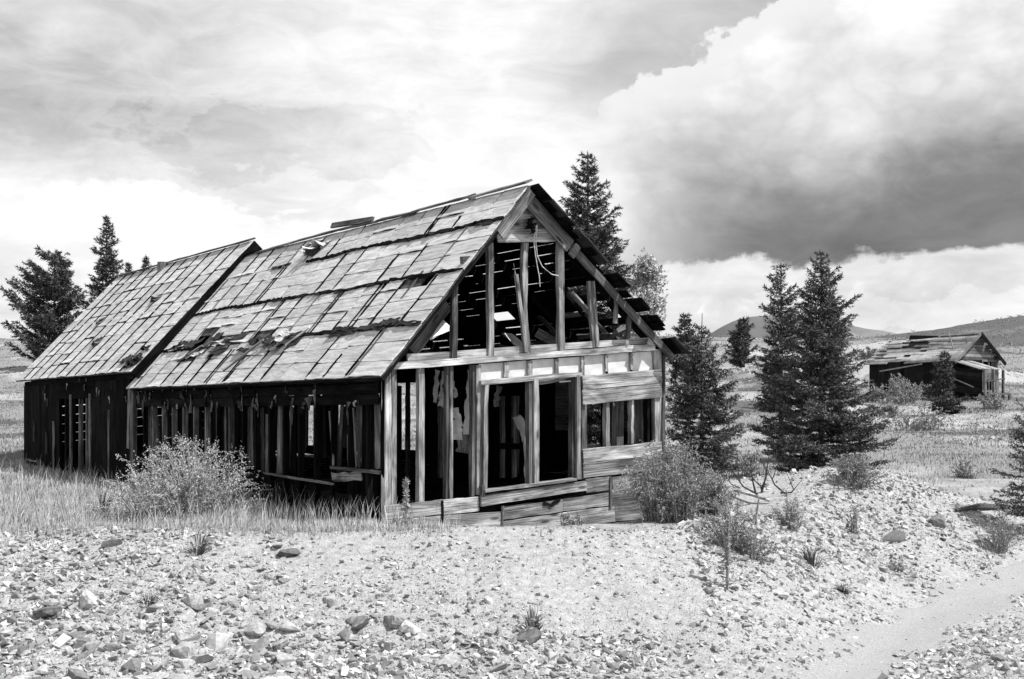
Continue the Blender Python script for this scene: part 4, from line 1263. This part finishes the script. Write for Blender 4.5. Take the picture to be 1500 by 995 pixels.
# ---------------------------------------------------------------- conifers
conifer('bushy dark pine with splayed limbs behind the far end of the house', 80, 372, 112, 42, 'pine_tree', seed=3, p=.42, dens=1.0, droop=-.4, asym=(3.1, .6), bushy=.95, gap=.25)
conifer('tall thin spruce behind the annex roof', 156, 318, 100, 38, seed=5, p=.75, dens=.85, gap=.3)
conifer('short spruce tip just right of the tall thin spruce', 188, 386, 98, 20, seed=6)
conifer('pointed spruce tip above the annex roof near the chimney pipe', 214, 377, 102, 20, seed=8)
conifer('tall spruce rising behind the right side of the main roof', 861, 226, 34, 104, seed=12, p=.86, dens=1.3, bushy=1.6)
conifer('small dense pine behind the sapling beside the house', 1003, 463, 58, 26, 'pine_tree', seed=14, p=.5, droop=-.2)
conifer('spruce with bare leader growing at the right corner of the house', 1028, 478, 26.5, 54, seed=16, p=.62, leader=.28, bushy=1.6, dens=1.3)
conifer('small lone pine on the meadow below the domed mountain', 1085, 468, 112, 19, 'pine_tree', seed=18, p=.45, droop=-.2, lean=.06)
conifer('shorter rear spruce of the twin pair', 1144, 388, 37, 40, seed=20, p=.5, dens=.9, bushy=.95, low=.06)
conifer('big dense spruce, the front one of the twin pair', 1203, 370, 31, 76, seed=22, p=.70, dens=1.1, bushy=1.3)
conifer('dark spruce cut by the right edge of the picture', 1512, 588, 24.5, 54, seed=24, p=.55, bushy=1.1, base=762)
conifer('little spruce standing in front of the far shack', 1383, 516, 66, 26, seed=26, p=.8, gap=.2)
conifer('tiny spruce on the meadow just left of the twin spruces', 1136, 512, 70, 8, seed=28)

# deciduous sapling beside the gable
def sapling(label, px, top, Y, rad_px, seed):
    g = np.random.default_rng(seed); x = (px - 750) / F * Y; zb = h1(x, Y); zt = at(px, top, Y).z; h = zt - zb; rad = rad_px / F * Y
    root = empty('aspen_tree', (x, Y, zb)); tag(root, label, 'tree')
    tube('trunk', [Vector((x, Y, zb - .1)), Vector((x + .05, Y, zb + h * .5)), Vector((x, Y, zb + h))], [.06, .04, .008], M_TWIG, root, 6)
    tw = Tubes(); S_, V_ = [], []
    for k in range(110):
        s = g.uniform(.25, .97); a = g.uniform(0, 6.283); l = rad * (1.15 - s) ** .5 * g.uniform(.4, 1.05) * (.25 if s > .93 else 1)
        o = np.array([x, Y, zb + s * h]); d = np.array([math.cos(a), math.sin(a), g.uniform(.35, .9)]) * l
        e = o + d; tw.add([o, o + d * .5 + np.array([0, 0, -.05 * l]), e], [.012, .009, .005], 3)
        for q_ in range(12):
            S_.append(o + d * g.uniform(.25, 1.0)); V_.append(unit(g.normal(size=3)) * g.uniform(.12, .3))
    tag(tw.build('branches', M_TWIG, root), kind='stuff')
    v, f = needles(np.array(S_), np.array(V_), 42, .07, .055, 1.4, g)
    link('crown', npmesh('crown', v, f), M_ASPEN, root)
sapling('pale leafy sapling between the house roof and the small dense pine', 948, 370, 32, 52, 31)

# ---------------------------------------------------------------- shrubs
shrub('large pale arching shrub before the long shaded wall', 252, 762, 300, 135, n=260, seed=41, leaf=.03, lpm=24, Y=20.6)
shrub('bushy shrub leaning on the right corner of the gable', 975, 772, 185, 118, n=190, seed=42, mat=M_SHRUBD, leaf=.03, lpm=60, Y=19.9)
shrub('dark tangled shrub between the gable corner and the bank spill', 1035, 775, 110, 78, n=90, seed=61, mat=M_SHRUBD, lpm=55, Y=20.2)
shrub('low shrub spilling over the bank right of the gable', 1080, 806, 130, 75, n=90, seed=43, mat=M_SHRUBD, lpm=55)
shrub('low leafy clump at the foot of the gable boards', 835, 776, 60, 22, n=26, seed=44, mat=M_SHRUBD, lpm=60, Y=19.2)
shrub('leafy bush right of the big spruce foot', 1240, 712, 120, 52, n=80, seed=45, mat=M_SHRUBD, lpm=45)
shrub('small grey bush on the left of the rubble mound', 1150, 772, 75, 58, n=55, seed=46, lpm=45)
shrub('slender twiggy stems on the rubble mound', 1255, 784, 30, 62, n=14, seed=47, mat=M_SHRUBD, lpm=28, arch=.1)
shrub('upright twiggy bush beside the track at the right edge', 1462, 808, 85, 85, n=40, seed=48, mat=M_SHRUBD, lpm=22, arch=.05)
shrub('broad dark bush before the left wall of the shack', 1325, 592, 125, 44, n=80, seed=49, mat=M_SHRUBD, lpm=14)
shrub('rounded bush on the slope below the shack', 1345, 630, 80, 38, n=60, seed=50, mat=M_SHRUBD, lpm=16)
shrub('dark bush on the pale heap left of the shack', 1272, 526, 34, 18, n=30, seed=51, mat=M_SHRUBD, lpm=10)
shrub('weedy bush under the shack porch', 1460, 600, 50, 28, n=36, seed=52, mat=M_SHRUBD, lpm=14)
shrub('scrubby bush on the lower slope near the right spruce', 1405, 700, 60, 30, n=34, seed=53, mat=M_SHRUBD, lpm=22)
shrub('low grey bush left of the twin spruces', 1092, 690, 60, 40, n=30, seed=54, mat=M_SHRUB, lpm=30)
shrub('pale feathery bush close to the right house corner', 992, 640, 46, 95, n=40, seed=55, mat=M_SHRUB, lpm=36, Y=23.9)
shrub('small bush left of the rounded slope bush', 1302, 612, 46, 26, n=26, seed=56, mat=M_SHRUBD, lpm=14)
shrub('low shrubs on the meadow behind the lone pine', 1125, 548, 60, 16, n=26, seed=57, mat=M_SHRUB, lpm=10)
shrub('small dark weed on the stony slope above the track', 1312, 836, 26, 20, n=14, seed=58, mat=M_SHRUBD, lpm=40)
for i, (px, py, wp, hp_, lb) in enumerate([(290, 812, 40, 42, 'grass tuft growing high on the stony bank left of centre'), (218, 885, 40, 18, 'low green tuft among the stones at the lower left'),
                                          (1190, 828, 46, 34, 'pale grass tuft on the right stony slope'), (780, 925, 40, 42, 'faint dry tuft at the foot of the bank'), (150, 760, 40, 60, 'tall dry grass clump at the bank top on the left'),
                                          (1235, 868, 30, 14, 'flat weed near the wheel track')]):
    shrub(lb, px, py, wp, hp_, name='grass_tuft', n=70, seed=70 + i, twig=M_GRASS, cat='grass tuft', leafless=1.0, thin=.8, arch=.2)

# mullein stalks
def mullein(label, px, py, hpx, seed):
    g = np.random.default_rng(seed); b0 = ground_at(px, py); hg = hpx / F * b0.y
    root = empty('mullein_plant', b0); tag(root, label, 'plant')
    tube('stem', [b0 - ZV * .03, b0 + Vector((.01, 0, hg * .5)), b0 + Vector((0, 0, hg))], [.018, .022, .012], M_TWIG, root, 6)
    S_ = [np.array(b0 + ZV * hg * s) for s in np.linspace(.35, 1.0, 26)]
    v, f = needles(np.array(S_), np.array([[0, 0, hg * .03]] * 26), 900, .06, .035, 1.6, g)
    link('flower_spike', npmesh('flower_spike', v, f), M_SHRUB, root)
    vs_, fs = [], []
    for k in range(22):
        a = g.uniform(0, 6.283); s = g.uniform(.02, .5); l = g.uniform(.1, .2) * (1.1 - s)
        o = b0 + ZV * hg * s; d = Vector((math.cos(a), math.sin(a), .35)); sd = Vector((-math.sin(a), math.cos(a), 0)) * .025
        q_ = len(vs_); vs_ += [o, o + d * l * .5 + sd, o + d * l - ZV * .05, o + d * l * .5 - sd]; fs.append((q_, q_ + 1, q_ + 2, q_ + 3))
    link('leaves', pymesh('leaves', vs_, fs), M_SHRUB, root)
mullein('pale mullein stalk in front of the left gable boards', 595, 772, 66, 81)
mullein('tall mullein stalk on the bank right of the house', 1065, 862, 96, 82)

# fallen limbs and poles
b0 = ground_at(1105, 728)
root = empty('dead_branch', b0); tag(root, 'dark dead branches sprawling left of the big spruce', 'branch')
tw = Tubes(); g = np.random.default_rng(90)
for k in range(9):
    a = at(1110 + g.uniform(-25, 40), 722, b0.y) + Vector((0, g.uniform(-.5, .5), 0)); e = a + Vector((g.uniform(-.9, .6), g.uniform(-.3, .3), g.uniform(.15, .95)))
    tw.add([a, a * .5 + e * .5 + Vector((0, 0, -.12)), e], [.025, .018, .006], 4)
    tw.add([a * .4 + e * .6 - ZV * .08, a * .2 + e * .8 + Vector((g.uniform(-.3, .3), 0, .25))], [.012, .004], 3)
tw.build('twigs', M_TWIGD, root)
A = ground_at(1076, 728); B = ground_at(1128, 738)
tag(tube('fallen_pole', [A + ZV * .12, (A + B) / 2 + ZV * .1, B + ZV * .05], [.035, .035, .03], M_WOODL, None, 6), 'pale fallen pole left of the rubble mound', 'pole')
A = ground_at(1107, 770)
tag(tube('stake', [A - ZV * .05, A + Vector((.02, 0, .22)), A + Vector((.05, 0, .42))], [.02, .018, .012], M_WOODL, None, 6), 'short pale stake below the fallen pole', 'stake')
A = ground_at(1400, 752); B = ground_at(1470, 748)
tag(tube('fallen_log', [A + ZV * .05, (A + B) / 2 + ZV * .1, B + ZV * .06], [.03, .07, .06], M_BARK, None, 7), 'dark fallen log left of the right edge spruce', 'log')

# ================================================================ grass
def blades(name, label, xs, ys, hmin, hmax, wd, mat, two=True, seed=1):
    g = np.random.default_rng(seed); n = len(xs); z = H(xs, ys) - .01
    h_ = g.uniform(hmin, hmax, n) * (0.75 + 0.5 * vnoise(xs * 1.3, ys * 1.3)); a = g.uniform(0, 6.283, n); ln = h_ * g.uniform(.1, .55, n)
    pxm = ys / F * 1.46
    w_ = np.maximum(wd, .5 * pxm) * g.uniform(.6, 1.2, n)
    dx, dy = np.cos(a) * ln, np.sin(a) * ln
    b_ = g.uniform(-.5, .5, n); sx, sy = np.cos(b_) * w_ / 2, np.sin(b_) * w_ / 2
    P_ = [np.stack([xs - sx, ys - sy, z], 1), np.stack([xs + sx, ys + sy, z], 1),
          np.stack([xs + dx * .35 + sx * .7, ys + dy * .35 + sy * .7, z + h_ * .6], 1), np.stack([xs + dx * .35 - sx * .7, ys + dy * .35 - sy * .7, z + h_ * .6], 1),
          np.stack([xs + dx, ys + dy, z + h_], 1)]
    v = np.stack(P_, 1).reshape(-1, 3); o = (np.arange(n) * 5)[:, None]
    f = np.concatenate([o + np.array([[0, 1, 2]]), o + np.array([[0, 2, 3]]), o + np.array([[3, 2, 4]])], 1).reshape(-1, 3)
    tag(link(name, npmesh(name, v, f), mat, None), label, 'grass', None, 'stuff')
g = np.random.default_rng(100)
# meadow strip between bank and house
N = 190000
Yv = g.uniform(17.6, 48, N) ; Yv = 17.6 + (Yv - 17.6) * g.random(N) ** .8
Xv = g.uniform(-.47, 0.05, N) * Yv
u, v = to_house(Xv, Yv)
ok = (Yv > crest(Xv) - .55 + 1.3 * g.random(N) ** .6 + 1.6 * fbm(Xv * .9, Yv * .6 + 77)) & ~((u > -.05) & (v > -.1) & (v < 21.2)) & ~((u > 0) & (v < 0) & (Xv > -1.5)) & (u < 6)
ok &= g.random(N) < .45 + .8 * vnoise(Xv * .7 + 3, Yv * .7)
Xv, Yv = Xv[ok], Yv[ok]
short = g.random(len(Xv)) < .86
blades('dry_grass', 'dry meadow grass between the bank and the long wall', Xv[short], Yv[short], .05, .155, .006, M_GRASS, seed=2)
tall = ~short
blades('tall_grass', 'tall seeding grass stems before the long wall', Xv[tall][::4], Yv[tall][::4], .26, .5, .006, M_GRASS, seed=3)
# hillside
N = 300000
Yv = 24 * np.exp(g.random(N) ** .85 * math.log(190 / 24)); Xv = g.uniform(-.45, .45, N) * Yv
ok = (g.random(N) < np.clip(grassy(Xv, Yv) + .9 * fbm(Xv * .3, Yv * .2) - .28, 0, 1) * 1.7) & (Yv > crest(Xv) + .8)
u, v = to_house(Xv, Yv); ok &= ~((u > -.1) & (u < 5.9) & (v > -.1) & (v < 21.2))
Xv, Yv = Xv[ok], Yv[ok]
blades('hill_grass', 'patchy grass on the hillside behind the house', Xv, Yv, .05, .13, .01, M_GRASSD, seed=4)
# dark scrub and weeds scattered over the hillside
N = 1500
Yc = 27 * np.exp(g.random(N) * math.log(205 / 27)); Xc = g.uniform(-.05, .45, N) * Yc
ok = (Yc > crest(Xc) + 1.2) & (fbm(Xc * .12 + 7, Yc * .1) > -.02)
Xc, Yc = Xc[ok], Yc[ok]; Rc = g.uniform(.12, .5, len(Xc)) * np.maximum(1, Yc / 80)
St, Vt = [], []
for xc, yc, rc in zip(Xc, Yc, Rc):
    zc = h1(xc, yc)
    for k in range(9):
        St.append((xc + g.normal() * rc * .5, yc + g.normal() * rc * .5, zc)); d_ = np.array([g.normal() * .5, g.normal() * .5, 1.0]); Vt.append(d_ * rc * g.uniform(.35, .8))
vv, ff = [], []
for band in ((0, 45), (45, 80), (80, 400)):
    St_ = np.array(St); sel = (St_[:, 1] >= band[0]) & (St_[:, 1] < band[1])
    if sel.sum() == 0: continue
    ym = St_[sel, 1].mean(); pxm = ym / F * 1.46
    v_, f_ = needles(St_[sel], np.array(Vt)[sel], .9 / pxm, 2.4 * pxm, 1.1 * pxm, 1.2, g)
    ff.append(f_ + sum(len(q) for q in vv)); vv.append(v_)
tag(link('scrub', npmesh('scrub', np.concatenate(vv), np.concatenate(ff)), M_SHRUBD, None), 'low dark scrub dotted over the hillside', 'scrub', None, 'stuff')
# sparse weeds on the bank
N = 2600
Yv = g.uniform(14, 26, N); Xv = g.uniform(-.45, .45, N) * Yv
ok = (fbm(Xv * .7 + 5, Yv * .7) > .06) & (Yv < crest(Xv) + 1.5) & (np.abs(road_off(Xv, Yv)) > .9)
blades('bank_weeds', 'sparse weeds between the stones of the bank', Xv[ok], Yv[ok], .06, .17, .006, M_GRASSD, seed=5)

# ================================================================ stones
def rock_proto(seed, flat):
    r = random.Random(seed); bm = bmesh.new()
    for sx in (-1, 1):
        for sy in (-1, 1):
            for sz_ in (-1, 1):
                if r.random() < .12: continue
                bm.verts.new((sx * .5 * r.uniform(.35, 1), sy * .46 * r.uniform(.3, 1), sz_ * .5 * flat * r.uniform(.35, 1)))
    bmesh.ops.convex_hull(bm, input=bm.verts)
    for v in [v for v in bm.verts if not v.link_faces]: bm.verts.remove(v)
    bmesh.ops.triangulate(bm, faces=bm.faces)
    me = bpy.data.meshes.new('rock'); bm.to_mesh(me); bm.free()
    return me
RP = [rock_proto(200 + k, fl) for k, fl in enumerate([.45, .6, .35, .7, .5, .3, .55, .8, .4, .65])]
def boulder_proto(seed, flat):
    r = random.Random(seed); bm = bmesh.new()
    for k in range(15):
        d = Vector((r.gauss(0, 1), r.gauss(0, 1), r.gauss(0, 1))).normalized()
        d = Vector([math.copysign(abs(c_) ** .6, c_) for c_ in d])
        bm.verts.new((d.x * .5, d.y * .42, d.z * .5 * flat))
    bmesh.ops.convex_hull(bm, input=bm.verts)
    for v in [v for v in bm.verts if not v.link_faces]: bm.verts.remove(v)
    bmesh.ops.subdivide_edges(bm, edges=bm.edges, cuts=2, use_grid_fill=True)
    for v in bm.verts: v.co += Vector((r.gauss(0, 1), r.gauss(0, 1), r.gauss(0, 1))) * .014
    bmesh.ops.smooth_vert(bm, verts=bm.verts, factor=.25, use_axis_x=True, use_axis_y=True, use_axis_z=True)
    bmesh.ops.triangulate(bm, faces=bm.faces)
    me = bpy.data.meshes.new('boulder'); bm.to_mesh(me); bm.free()
    return me
RB = [boulder_proto(400 + k, fl) for k, fl in enumerate([.45, .6, .4, .7, .6, .35, .6, .8, .4, .65])]
def rock_obj(name, me, p, size, parent, mat, ry=None, sink=.18):
    m_ = me.copy() if mat is not None else me
    if mat is not None:
        m_.materials.clear(); m_.materials.append(mat)
    e = Matrix.Rotation(R.uniform(0, 6.28), 4, 'Z') @ Matrix.Rotation(R.gauss(0, .35), 4, 'X') @ Matrix.Rotation(R.gauss(0, .3), 4, 'Y')
    mw = Matrix.Translation(Vector(p) + ZV * size * (.22 - sink)) @ e @ Matrix.Diagonal((size * R.uniform(.9, 1.2), size, size * R.uniform(.8, 1.15), 1))
    return link(name, m_, None, parent, mw)
for (px, py, sz, k, mat, lb) in [
        (421, 812, 30, 5, M_ROCKD, 'dark leaning slab near the top of the stony bank'),
        (775, 937, 30, 0, M_ROCKD, 'dark rock at the foot of the bank below the window'),
        (601, 925, 24, 1, M_ROCKL, 'bright pale block at the foot of the bank'),
        (580, 912, 28, 3, M_ROCK, 'broad grey boulder just behind the bright pale block'),
        (133, 885, 30, 7, M_ROCK, 'square grey block on the left of the bank'),
        (72, 902, 32, 2, M_ROCKD, 'dark wedge shaped rock at the far left of the bank'),
        (322, 945, 34, 6, M_ROCKL, 'rounded pale stone among the lower left rubble'),
        (425, 925, 30, 8, M_ROCKL, 'flat pale stone on the lower bank left of centre'),
        (657, 978, 30, 4, M_ROCK, 'upright grey stone at the bottom of the picture'),
        (166, 800, 22, 1, M_ROCKD, 'small dark rock at the top left of the bank'),
        (1308, 792, 30, 5, M_ROCKL, 'long pale slab on the front of the rubble mound'),
        (1372, 768, 24, 3, M_ROCK, 'upright stone on the right end of the rubble mound'),
        (1020, 772, 24, 5, M_ROCK, 'grey slab under the shrub at the bank top'),
        (1463, 968, 20, 0, M_ROCKD, 'dark rock in the gravel at the lower right corner'),
        (1142, 872, 22, 2, M_ROCK, 'pointed rock halfway along the right stony slope'),
        (270, 958, 30, 3, M_ROCK, 'grey rock low on the bank beside the rounded pale stone')]:
    p = ground_at(px, py); s_ = sz / F * p.y * 1.25
    o = rock_obj('boulder', RB[k], p, s_ * 1.1, None, mat, sink=.16)
    tag(o, lb, 'rock')
for me in RP + RB: me.materials.append(M_ROCK)
cnt = 0
while cnt < 284:
    if cnt < 200:
        px = R.uniform(-10, 1060) if R.random() < .5 else R.gauss(260, 170); py = 780 + 225 * R.random() ** .5
        if px > 700: py = max(py, 800)
    else:
        px = R.uniform(1040, 1510); py = R.uniform(740, 990)
    p = ground_at(px, py)
    if p.y > 29 or abs(float(road_off(p.x, p.y))) < .7: continue
    s_ = (.08 + .20 * R.random() ** 2.5) * (1.2 if px < 560 and py > 880 else .75)
    rock_obj('stone', (RB if s_ > .13 else RP)[R.randrange(10)], p, s_, GROUND, None, sink=R.uniform(.08, .34))
    cnt += 1
# gravel
def gravel(name, label, xs, ys, sizes, mat, seed):
    g = np.random.default_rng(seed); n = len(xs)
    zs = H(xs, ys); VV, FF = [], []; off = 0
    which = g.integers(0, 10, n)
    for k in range(10):
        me = RP[k]; vc = np.array([v.co[:] for v in me.vertices]); fc = np.array([p_.vertices[:] for p_ in me.polygons])
        ix = np.nonzero(which == k)[0]; m_ = len(ix)
        if not m_: continue
        a, b_, c_ = g.uniform(0, 6.283, m_), g.normal(0, .55, m_), g.normal(0, .55, m_)
        ca, sa, cb, sb, cg, sg = np.cos(a), np.sin(a), np.cos(b_), np.sin(b_), np.cos(c_), np.sin(c_)
        Rm = np.stack([np.stack([ca * cb, ca * sb * sg - sa * cg, ca * sb * cg + sa * sg], -1), np.stack([sa * cb, sa * sb * sg + ca * cg, sa * sb * cg - ca * sg], -1), np.stack([-sb, cb * sg, cb * cg], -1)], 1)
        sc_ = sizes[ix][:, None] * np.stack([g.uniform(.8, 1.4, m_), g.uniform(.7, 1.1, m_), g.uniform(.6, 1.1, m_)], 1)
        lv = vc[None] * sc_[:, None]
        wv = np.einsum('nij,nvj->nvi', Rm, lv) + np.stack([xs[ix], ys[ix], zs[ix] + sizes[ix] * g.uniform(-.15, .12, m_)], -1)[:, None]
        VV.append(wv.reshape(-1, 3)); FF.append((fc[None] + (np.arange(m_) * len(vc))[:, None, None] + off).reshape(-1, 3)); off += m_ * len(vc)
    tag(link(name, npmesh(name, np.concatenate(VV), np.concatenate(FF)), mat, None), label, 'gravel', None, 'stuff')
g = np.random.default_rng(300)
N = 250000
Yv = 12.5 + (27 - 12.5) * g.random(N) ** 1.15; Xv = g.uniform(-.46, .46, N) * Yv
sz = .010 + .020 * g.random(N) + .11 * g.random(N) ** 9
t_ = Yv - crest(Xv)
ro = np.abs(road_off(Xv, Yv))
keep = (t_ < .1 + .9 * g.random(N) ** 2) | (np.exp(-(((Xv - 7.0) / 2.6) ** 2 + ((Yv - 25.6) / 1.9) ** 2)) > g.random(N) * 1.2 + .1)
pn = .5 + 1.5 * fbm(Xv * .8 + 9, Yv * .8 + 2, 4); dens = np.clip(.12 + 1.25 * pn, .08, 1)
sz = sz * (.75 + .7 * np.clip(pn, 0, 1))
face = (t_ > -2.6) & (Xv > -3) & (Xv < 2.5)
dens = np.where(face, dens * .7, dens); sz = np.where(face, sz * .7, sz)
rw = ro < .1 + .75 * vnoise(Xv * 1.6, Yv * 1.6); dens = np.where(road_off(Xv, Yv) > .6, dens * .7, dens); dens = np.where(rw, .35, dens); sz = np.where(rw, sz * .45, sz)
sz = np.where((Xv < -1) & (Yv < 16.2), sz * 1.1, sz)
keep &= g.random(N) < dens
gravel('gravel', 'loose broken stones covering the bank and the track edges', Xv[keep], Yv[keep], sz[keep], M_GRAVEL, 301)
# rubble patches on the hillside
N = 16000
Yv = 30 * np.exp(g.random(N) * math.log(130 / 30)); Xv = g.uniform(-.45, .45, N) * Yv
ok = (grassy(Xv, Yv) < .42 + .2 * g.random(N) - .1) & (Yv > crest(Xv) + 2)
u, v = to_house(Xv, Yv); ok &= ~((u > -.1) & (u < 5.9) & (v > -.1) & (v < 21.2))
Xv, Yv = Xv[ok], Yv[ok]
gravel('rubble', 'scattered rubble on the bare patches of the hillside', Xv, Yv, (.06 + .22 * g.random(len(Xv)) ** 3) * np.maximum(1, Yv / 60), M_GRAVEL, 302)
